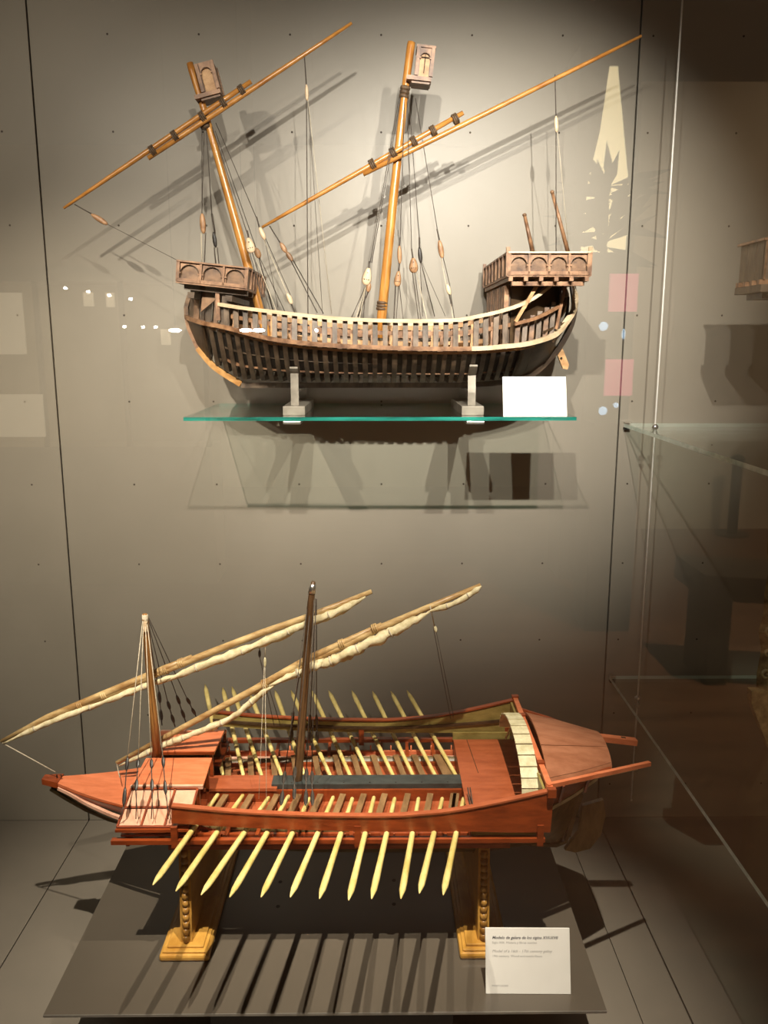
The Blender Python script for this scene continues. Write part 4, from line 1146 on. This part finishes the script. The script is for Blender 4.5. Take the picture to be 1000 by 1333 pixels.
for a, b, c, d in ST1:
    G([a, b], r=0.0008, mat='rope_pale')
    a, b, c, d = map(Vector, (a, b, c, d))
    pulley(gal, b, lerp(b, c, 0.28), 0.0062, 'block_black')
    pulley(gal, lerp(b, c, 0.62), lerp(b, c, 0.98), 0.0065, 'block_black')
    G([b, c], r=0.0009); G([c + Vector((0.001, 0, 0)), d], r=0.0008); G([c - Vector((0.001, 0, 0)), d + Vector((0.004, 0, 0))], r=0.0006)
ST2 = [((-0.3928, -0.483, 0.6762), (-0.4118, -0.36, 0.4886), (-0.42, -0.322, 0.4015)), ((-0.3915, -0.483, 0.6762), (-0.3968, -0.36, 0.4699), (-0.3947, -0.322, 0.3982)),
       ((-0.3901, -0.483, 0.6776), (-0.3788, -0.36, 0.4807), (-0.3732, -0.322, 0.4078)), ((-0.3888, -0.483, 0.6776), (-0.3601, -0.36, 0.476), (-0.3518, -0.322, 0.4173))]
for a, b, c in ST2:
    G([a, b], r=0.0008)
    a, b, c = map(Vector, (a, b, c))
    pulley(gal, b, lerp(b, c, 0.34), 0.0070, 'block_black')
    pulley(gal, lerp(b, c, 0.52), lerp(b, c, 0.86), 0.0070, 'block_black')
    G([b, c], r=0.0011)
ST3 = [((-0.1174, -0.487, 0.693), (-0.1536, -0.56, 0.4319), (-0.1515, -0.64, 0.4173)), ((-0.1122, -0.487, 0.693), (-0.1367, -0.56, 0.4402), (-0.1306, -0.64, 0.4279)), ((-0.1054, -0.487, 0.7093), (-0.1175, -0.56, 0.4373), (-0.1126, -0.64, 0.4171)), ((-0.1028, -0.487, 0.7093), (-0.1086, -0.56, 0.4317), (-0.1017, -0.64, 0.417))]
for a, b, c in ST3:
    G([a, b], r=0.0009)
    a, b, c = map(Vector, (a, b, c))
    pulley(gal, b, lerp(b, c, 0.36), 0.0075, 'block_black')
    pulley(gal, lerp(b, c, 0.60), c, 0.0075, 'block_black')
    G([b, c], r=0.0010)
ST4 = [((-0.1112, -0.483, 0.6945), (-0.16, -0.345, 0.4416), (-0.1676, -0.33, 0.3653)), ((-0.1031, -0.483, 0.7081), (-0.1276, -0.345, 0.4335), (-0.13, -0.33, 0.3651)), ((-0.1018, -0.483, 0.7081), (-0.1158, -0.345, 0.4335), (-0.1164, -0.33, 0.3651))]
for a, b, c in ST4:
    G([a, b], r=0.0009)
    a, b, c = map(Vector, (a, b, c))
    pulley(gal, b, lerp(b, c, 0.40), 0.0060, 'block_black')
    pulley(gal, lerp(b, c, 0.55), lerp(b, c, 0.95), 0.0070, 'block_black')
    G([b, c], r=0.0010)
G([(-0.1922, -0.464, 0.6412), (-0.1941, -0.47, 0.5955)], r=0.0009, mat='rope_pale'); pulley(gal, (-0.194, -0.47, 0.5984), (-0.1945, -0.47, 0.5814), 0.0050, 'slat_cream')
G([(-0.1945, -0.47, 0.5814), (-0.1803, -0.6, 0.3964)], r=0.0004, mat='rope_pale'); G([(-0.1958, -0.47, 0.5814), (-0.1957, -0.58, 0.3931)], r=0.0004, mat='rope_pale')
pulley(gal, (-0.2044, -0.46, 0.6087), (-0.2048, -0.46, 0.5945), 0.0050, 'block_black'); G([(-0.2042, -0.46, 0.6172), (-0.2045, -0.46, 0.6059)], r=0.0008)
G([(-0.2048, -0.46, 0.5959), (-0.2004, -0.325, 0.4003)], r=0.0006); G([(-0.2048, -0.46, 0.5959), (-0.1883, -0.325, 0.4019)], r=0.0006)
G([(0.0925, -0.472, 0.6917), (0.1021, -0.455, 0.6483)], r=0.0010, mat='rope_pale'); pulley(gal, (0.1021, -0.455, 0.6511), (0.1049, -0.455, 0.6384), 0.0062, 'slat_cream')
G([(0.0994, -0.455, 0.6483), (0.1455, -0.325, 0.4133)], r=0.0006); G([(0.1049, -0.455, 0.6398), (0.1515, -0.325, 0.4149)], r=0.0006)
for k in range(2):
    G([(0.1555 + 0.004 * k, GY - 0.060, 0.392), (0.1565 + 0.004 * k, GY - 0.095, 0.3775)], r=0.0011)

# oak cradles of the galley
for sx, where in ((-0.3165, 'bow'), (0.1775, 'stern')):
    t = thing('oak_cradle', (sx, GY, BZ), 'golden oak cradle with rope-carved edge under the %s of the red galley' % where, 'stand', 'oak cradles under the galley')
    b = MB().box(sx - 0.041, sx + 0.041, GY - 0.163, GY + 0.163, BZ, BZ + 0.012).build('base', 'stand_oak', t, bevel=0.004)
    MB().box(sx - 0.036, sx + 0.036, GY - 0.158, GY + 0.158, BZ + 0.012, BZ + 0.0155).build('base_moulding', 'stand_oak', t, bevel=0.0015)
    MB().box(sx - 0.030, sx + 0.030, GY - 0.150, GY + 0.150, BZ + 0.0155, BZ + 0.0195).build('base_top', 'stand_oak', t, bevel=0.0015)
    e = 0.38
    cradle = []
    for j in range(9):
        q = 0.02 + 0.62 * j / 8
        cradle.append((gh(sx) * q ** e + 0.002, gk(sx) + (gt(sx) - gk(sx)) * q - 0.002))
    z1 = cradle[-1][1]
    poly = [(-0.140, BZ + 0.0195), (-0.122, z1)] + [(-b_, z_) for b_, z_ in reversed(cradle)] + [(b_, z_) for b_, z_ in cradle] + [(0.122, z1), (0.140, BZ + 0.0195)]
    c = MB().prism([(sx - 0.0095, GY + a, z_) for a, z_ in poly], (0.019, 0, 0)).build('cradle_panel', 'stand_oak', t)
    for s in (-1, 1):
        rp = MB()
        p0 = Vector((sx, GY + s * 0.141, BZ + 0.021)); p1 = Vector((sx, GY + s * 0.1235, z1 - 0.002))
        for k in range(13):
            a = lerp(p0, p1, k / 13); b2 = lerp(p0, p1, (k + 0.9) / 13)
            rp.tube([a + Vector((0, s * 0.0, 0)), lerp(a, b2, 0.5), b2], [0.0052, 0.0066, 0.0052], 8)
        rp.build('rope_carving', 'stand_rope_carve', c)

# ------------------------------------------------------------------ caption cards
def card(cx, yb, zb, w, h, lean, label, rot=0.0):
    """card leaning back on a small wedge; returns root and face frame"""
    t = thing('caption_card', (cx, yb, zb), label, 'card')
    u = Vector((math.cos(rot), math.sin(rot), 0)); n = Vector((math.sin(rot), -math.cos(rot), 0))
    v = (Vector((0, 0, 1)) * math.cos(lean) - n * math.sin(lean)).normalized()
    nn = u.cross(v)
    o = Vector((cx, yb, zb + 0.0004))
    sh = MB().obox(o + v * (h / 2) - nn * 0.0012, u, v, nn, w / 2, h / 2, 0.0012).build('sheet', 'card_white', t, bevel=0.0004)
    q = o - nn * 0.003
    MB().prism([q - u * (w * 0.3) + v * (h * 0.62), q - u * (w * 0.3) + Vector((0, 0, 0)), q - u * (w * 0.3) - n * (h * (math.sin(lean) + 0.28))], u * 0.003).build('foot_wedge', 'card_white', t)
    return t, o, u, v, nn


def letters(parent, text, o, u, v, nn, x, y, size, mat, shear=0.0, fat=0.0, width=None):
    cu = bpy.data.curves.new('lettering', 'FONT')
    cu.body = text
    cu.size = size
    cu.shear = shear
    cu.offset = fat
    cu.resolution_u = 2
    tmp = bpy.data.objects.new('lettering_source', cu)
    COL.objects.link(tmp)
    me = bpy.data.meshes.new_from_object(tmp.evaluated_get(bpy.context.evaluated_depsgraph_get()))
    bpy.data.objects.remove(tmp)
    bpy.data.curves.remove(cu)
    xs = [p.co.x for p in me.vertices]
    k = (width / (max(xs) - min(xs))) if width else 1.0
    b = BASE[parent.name]
    for p in me.vertices:
        w_ = o + u * (x + p.co.x * k) + v * (y + p.co.y) + nn * 0.0002
        p.co = w_ - b
    me.materials.clear(); me.materials.append(MATS[mat])
    ob = bpy.data.objects.new('lettering', me)
    COL.objects.link(ob); ob.parent = parent
    BASE[ob.name] = b
    return ob


bpy.context.view_layer.update()
t, o, u, v, nn = card(0.2882, -0.334, SZ, 0.1155, 0.074, math.radians(20), 'blank-looking white caption card standing on the green-edged glass shelf', math.radians(-0.5))
t, o, u, v, nn = card(0.236, -0.722, BZ, 0.1325, 0.098, math.radians(18), 'white caption card with grey printed text in front of the galley', math.radians(-1.0))
W = 0.1325
letters(t, 'Modelo de galera de los siglos XVI-XVII', o, u, v, nn, -W / 2 + 0.0105, 0.0815, 0.0062, 'ink_dark', 0.28, 0.00012, 0.1035)
letters(t, 'Siglo XIX. Madera y fibras textiles', o, u, v, nn, -W / 2 + 0.0105, 0.0745, 0.0046, 'ink_grey', 0.0, 0.0, 0.070)
letters(t, 'Model of a 16th - 17th century galley', o, u, v, nn, -W / 2 + 0.0105, 0.0615, 0.0058, 'ink_grey', 0.28, 0.0, 0.094)
letters(t, '19th century. Wood and textile fibers', o, u, v, nn, -W / 2 + 0.0105, 0.0545, 0.0046, 'ink_grey', 0.0, 0.0, 0.077)
letters(t, 'MNM 03040', o, u, v, nn, -W / 2 + 0.0095, 0.0105, 0.0044, 'ink_grey', 0.0, 0.0, 0.025)

# ------------------------------------------------------------------ side shelves on a steel cable
glass_shelf('side_shelf', 0.548, 1.45, -0.90, -0.002, 0.9606, 0.008, 'side_shelf_glass', 'glass_edge_grey', 'upper clear glass shelf hung on the steel cable beside the ships')
glass_shelf('side_shelf', 0.548, 1.45, -0.90, -0.002, 0.3675, 0.008, 'side_shelf_glass', 'glass_edge_grey', 'lower clear glass shelf hung on the steel cable near the galley stern')
cb = thing('shelf_cable', (0.571, -0.142, 0.13), 'thin steel cable with round clamps holding the side shelves', 'cable')
MB().tube([(0.571, -0.142, 0.13), (0.571, -0.142, 2.6)], 0.0017, 8).build('wire', 'cable_pale', cb)
for z in (0.9606, 0.3675):
    MB().tube([(0.571, -0.142, z), (0.571, -0.142, z + 0.004), (0.571, -0.142, z + 0.008), (0.571, -0.142, z + 0.012)], [0.0030, 0.0066, 0.0066, 0.0030], 12).build('clamp', 'steel', cb)
    MB().tube([(0.571, -0.142, z - 0.014), (0.571, -0.142, z - 0.0085)], [0.003, 0.006], 12).build('clamp_nut', 'steel', cb)
MB().ball((0.571, -0.142, 0.13), 0.003, 0.003, 0.003, 8, 5).build('wire_end', 'steel', cb)
for z in (0.9606, 0.3675):
    c = MB().box(0.5476, 0.5600, -0.012, -0.0005, z - 0.013, z - 0.0085).build('shelf_clip', 'plinth_black', base=(0.554, -0.006, z - 0.013))
    MB().box(0.5476, 0.5600, -0.012, -0.0005, z + 0.0005, z + 0.003).build('clip_cap', 'steel', c)
    tag(c, 'small clip holding the %s side shelf to the wall' % ('upper' if z > 0.5 else 'lower'), 'clip', 'wall clips of the side shelves')

# neighbour model on the upper side shelf: only its overhanging castle enters the picture
nb_ = thing('neighbour_ship_model', (0.92, -0.34, 0.9606), 'shadowed wooden ship castle jutting in above the upper side shelf', 'ship model')
MB().box(0.80, 1.06, -0.46, -0.22, 0.9606, 0.972).build('base_board', 'board_metal', nb_)
for xx in (0.86, 1.02):
    MB().beam((xx, -0.34, 0.972), (xx, -0.34, 1.13), 0.02, 0.02, (0, 1, 0)).build('support_post', 'grey_wood', nb_)
MB().prism([(0.80, -0.34, 1.22), (1.12, -0.34, 1.20), (1.12, -0.34, 1.115), (0.88, -0.34, 1.105), (0.82, -0.34, 1.15)], (0, 0.004, 0)).build('keel_plank', 'grey_wood', nb_)
rings = []
for x, w, z0, z1 in ((0.805, 0.030, 1.165, 1.22), (0.86, 0.075, 1.13, 1.215), (0.94, 0.10, 1.12, 1.21), (1.12, 0.10, 1.12, 1.21)):
    rings.append([Vector((x, -0.34 - w, z1)), Vector((x, -0.34 - w * 0.8, z0 + 0.02)), Vector((x, -0.34, z0)), Vector((x, -0.34 + w * 0.8, z0 + 0.02)), Vector((x, -0.34 + w, z1))])
MB().rings(rings).build('hull', 'grey_wood', nb_)
XL = 0.6415
zc0, zc1 = 1.2385, 1.3005
ca = MB().box(XL - 0.004, XL + 0.16, -0.424, -0.321, zc0 - 0.020, zc0 - 0.008).build('castle', 'grey_wood', nb_)
MB().box(XL, XL + 0.16, -0.419, -0.415, zc0, zc1).build('side_panel', 'grey_wood', ca)
for k in range(5):
    x = XL + 0.028 * k
    MB().box(x, x + 0.003, -0.423, -0.419, zc0, zc1).build('post', 'old_wood', ca)
for k in range(4):
    y = -0.419 + 0.0275 * k
    MB().box(XL - 0.005, XL + 0.16, y, y + 0.010, zc0 - 0.008, zc0).build('beam_end', 'castle_wood', ca)
for k in range(3):
    y = -0.419 + 0.0315 * k
    MB().box(XL, XL + 0.003, y + 0.001, y + 0.0305, zc0, zc1).build('end_board', 'grey_wood', ca)
MB().box(XL - 0.005, XL + 0.165, -0.425, -0.320, zc1, zc1 + 0.004).build('cap_rail', 'castle_wood', ca)
MB().box(XL + 0.010, XL + 0.15, -0.40, -0.34, zc0 - 0.030, zc0 - 0.020).build('under_beam', 'dark_wood', ca)

# carved stern piece on the lower side shelf
cy = -0.37
cs = thing('carved_figure', (0.80, cy, 0.3675), 'gilded wooden carving with scrolls at the edge of the lower side shelf', 'carving')
X0 = 0.7248
MB().prism([(X0 - 0.014, cy, 0.4883), (X0 + 0.10, cy, 0.4883), (X0 + 0.10, cy, 0.3690), (X0 + 0.030, cy, 0.3690), (X0 - 0.012, cy, 0.4634)], (0, 0.02, 0)).build('base', 'carved_gilt', cs)
rings = []
for py, dx, d in ((905, 0.004, 0.05), (880, 0.002, 0.05), (850, 0.006, 0.05), (825, -0.002, 0.045), (800, 0.004, 0.05), (775, 0.002, 0.045), (745, 0.006, 0.04), (720, 0.000, 0.05), (700, -0.001, 0.055), (692, 0.010, 0.03)):
    z = float(np.interp(py, [692, 905], [0.7985, 0.4804]))
    rings.append([Vector((X0 + dx, cy + 0.02, z)), Vector((X0 + dx + 0.012, cy, z)), Vector((X0 + 0.09, cy + 0.005, z)), Vector((X0 + 0.09, cy + d * 0.3 + 0.03, z)), Vector((X0 + dx + 0.012, cy + d * 0.3 + 0.02, z))])
m = MB(); m.rings(rings); m.build('carved_body', 'carved_gilt', cs)
for py, rr in ((712, 0.011), (742, 0.008), (776, 0.012), (798, 0.009), (822, 0.011), (850, 0.007), (878, 0.010)):
    z = float(np.interp(py, [692, 905], [0.7985, 0.4804]))
    pts = [(X0 + 0.010 + rr * (1 - k / 14) * math.cos(k * 0.75), cy + 0.004 - 0.0006 * k, z + rr * (1 - k / 14) * math.sin(k * 0.75)) for k in range(12)]
    MB().tube(pts, [0.0042 * (1 - k / 20) for k in range(12)], 7).build('scroll', 'carved_gilt', cs)

# ------------------------------------------------------------------ the room in front of the case (seen only in the glass)
fl = MB().box(-7, 7, -11, -1.20, -0.56, -0.50).build('floor_room', 'room_wood_floor')
tag(fl, 'reddish wooden floor of the gallery in front of the case', kind='structure')
wl = MB().box(2.56, 7, -7.95, -7.75, -0.5, 3.2).build('wall_gallery', 'room_plaster')
tag(wl, 'beige plaster wall across the gallery', kind='structure')
w2 = MB().box(2.16, 2.56, -9.6, -7.75, -0.5, 3.2).build('wall_corner', 'room_plaster')
tag(w2, 'beige return wall across the gallery', kind='structure')
w3 = MB().box(-7, 2.2, -10.2, -10.0, -0.5, 3.2).build('wall_far', 'room_plaster')
tag(w3, 'far plaster wall of the gallery', kind='structure')
# lit showcases across the gallery
sc_ = thing('gallery_showcase', (-1.95, -6.1, -0.5), 'cream showcase with a row of small lamps across the gallery', 'showcase')
MB().box(-2.75, -1.10, -6.40, -6.05, -0.5, 0.45).build('cabinet', 'cabinet_cream', sc_)
MB().box(-2.75, -1.10, -6.40, -6.05, 1.52, 1.62).build('canopy', 'cabinet_cream', sc_)
MB().box(-2.75, -1.10, -6.42, -6.40, 0.45, 1.52).build('backboard', 'cabinet_cream', sc_)
for x in (-2.73, -2.2, -1.65, -1.12):
    MB().box(x - 0.015, x + 0.015, -6.08, -6.05, 0.45, 1.52).build('upright', 'room_dark', sc_)
for x0, x1, z0, z1 in ((-2.52, -2.285, 1.06, 1.45), (-1.886, -1.825, 1.366, 1.452), (-1.74, -1.69, 1.36, 1.45), (-2.60, -2.20, 0.52, 0.80), (-1.40, -1.34, 1.12, 1.22)):
    MB().box(x0, x1, -6.06, -6.04, z0, z1).build('lit_panel', 'showcase_cream', sc_)
for x, z in ((-1.982, 1.476), (-1.838, 1.455), (-1.705, 1.432), (-1.570, 1.4095), (-1.62, 1.235), (-1.50, 1.234), (-1.42, 1.233)):
    MB().ball((x, -6.0, z), 0.012, 0.012, 0.009, 8, 5).build('lamp_bulb', 'lamp_glow', sc_)
for k, x in enumerate((-1.2954, -0.84, -0.755, -0.3838)):
    o = MB().ball((x, -6.0, 1.2124), 0.042 if k != 3 else 0.012, 0.02, 0.013, 10, 6).build('display_lamp', 'lamp_glow', base=(x, -6.0, 1.2124))
    MB().tube([(x, -6.0, 1.2124), (x, -6.0, 3.2)], 0.004, 6).build('stem', 'room_dark', o)
    tag(o, ('hanging lamp glinting just ahead of the upper ship bow', 'large hanging lamp glinting on the bow frames', 'hanging lamp glinting just behind the large bow glint', 'smallest hanging lamp glinting amidships')[k], 'lamp', 'hanging gallery lamps')
rs = thing('red_showcase', (1.32, -5.1, -0.5), 'tall showcase lined in red across the gallery', 'showcase')
MB().box(1.20, 1.46, -5.35, -5.05, -0.5, 0.70).build('cabinet', 'room_dark', rs)
MB().box(1.20, 1.46, -5.35, -5.30, 0.70, 1.60).build('backboard', 'room_dark', rs)
for z0, z1 in ((1.298, 1.494), (0.85, 1.046)):
    MB().box(1.25, 1.40, -5.08, -5.06, z0, z1).build('red_panel', 'showcase_red', rs)
for x, z, w, h in ((1.22, 1.22, 0.05, 0.05), (1.33, 1.18, 0.02, 0.06), (1.24, 0.77, 0.05, 0.05), (1.31, 0.80, 0.03, 0.03)):
    MB().ball((x, -5.04, z), w / 2, 0.01, h / 2, 8, 5).build('glass_piece', 'showcase_blue', rs)
nc = thing('lit_niche', (1.48, -6.1, -0.5), 'tall warmly lit niche behind a dark leafy plant across the gallery', 'niche')
MB().box(1.28, 1.66, -6.5, -6.12, -0.5, 2.95).build('pillar', 'room_dark', nc)
MB().prism([(1.33, -6.11, 1.71), (1.62, -6.11, 1.71), (1.63, -6.11, 2.05), (1.575, -6.11, 2.40), (1.51, -6.11, 2.82), (1.46, -6.11, 2.82), (1.42, -6.11, 2.45), (1.36, -6.11, 2.15)], (0, 0.01, 0)).build('lit_panel', 'niche_glow_warm', nc)
pt = thing('leafy_plant', (1.40, -5.95, -0.5), 'dark plant with long pointed leaves across the gallery', 'plant')
MB().tube([(1.40, -5.95, -0.5), (1.42, -5.95, 1.0), (1.45, -5.95, 1.95)], [0.03, 0.02, 0.012], 8).build('stem', 'leaf_dark', pt)
rl = random.Random(3)
for k in range(46):
    a = rl.uniform(-0.4, math.pi + 0.4); L = rl.uniform(0.18, 0.42); z0 = rl.uniform(1.65, 2.1)
    p0 = Vector((1.45, -5.95 + rl.uniform(-0.05, 0.08), z0)); d = Vector((math.cos(a), rl.uniform(-0.3, 0.3), math.sin(a))).normalized()
    s = d.cross(Vector((0, 1, 0))).normalized()
    MB().prism([p0, p0 + d * (L * 0.45) + s * 0.03, p0 + d * L, p0 + d * (L * 0.45) - s * 0.03], (0, 0.004, 0)).build('leaf', 'leaf_dark', pt)
bo = thing('barrier_post', (3.08, -7.5, -0.5), 'dark slim barrier post before the beige gallery wall', 'post')
MB().tube([(3.08, -7.5, -0.5), (3.08, -7.5, -0.48)], 0.14, 16, False).build('foot', 'room_dark', bo)
MB().tube([(3.08, -7.5, -0.48), (3.08, -7.5, 0.13)], 0.042, 12).build('pole', 'room_dark', bo)
MB().ball((3.08, -7.5, 0.16), 0.06, 0.06, 0.045, 12, 6).build('cap', 'room_dark', bo)
be = thing('gallery_bench', (2.0, -4.4, -0.5), 'long dark bench standing on the gallery floor', 'bench')
MB().hexa([(1.55, -4.25, -0.06), (2.9, -3.9, -0.06), (2.9, -4.3, -0.06), (1.55, -4.65, -0.06), (1.55, -4.25, 0.06), (2.9, -3.9, 0.06), (2.9, -4.3, 0.06), (1.55, -4.65, 0.06)]).build('seat', 'room_dark', be)
for x, y in ((1.65, -4.42), (2.75, -4.12)):
    MB().box(x - 0.05, x + 0.05, y - 0.15, y + 0.15, -0.5, -0.06).build('leg', 'room_dark', be)
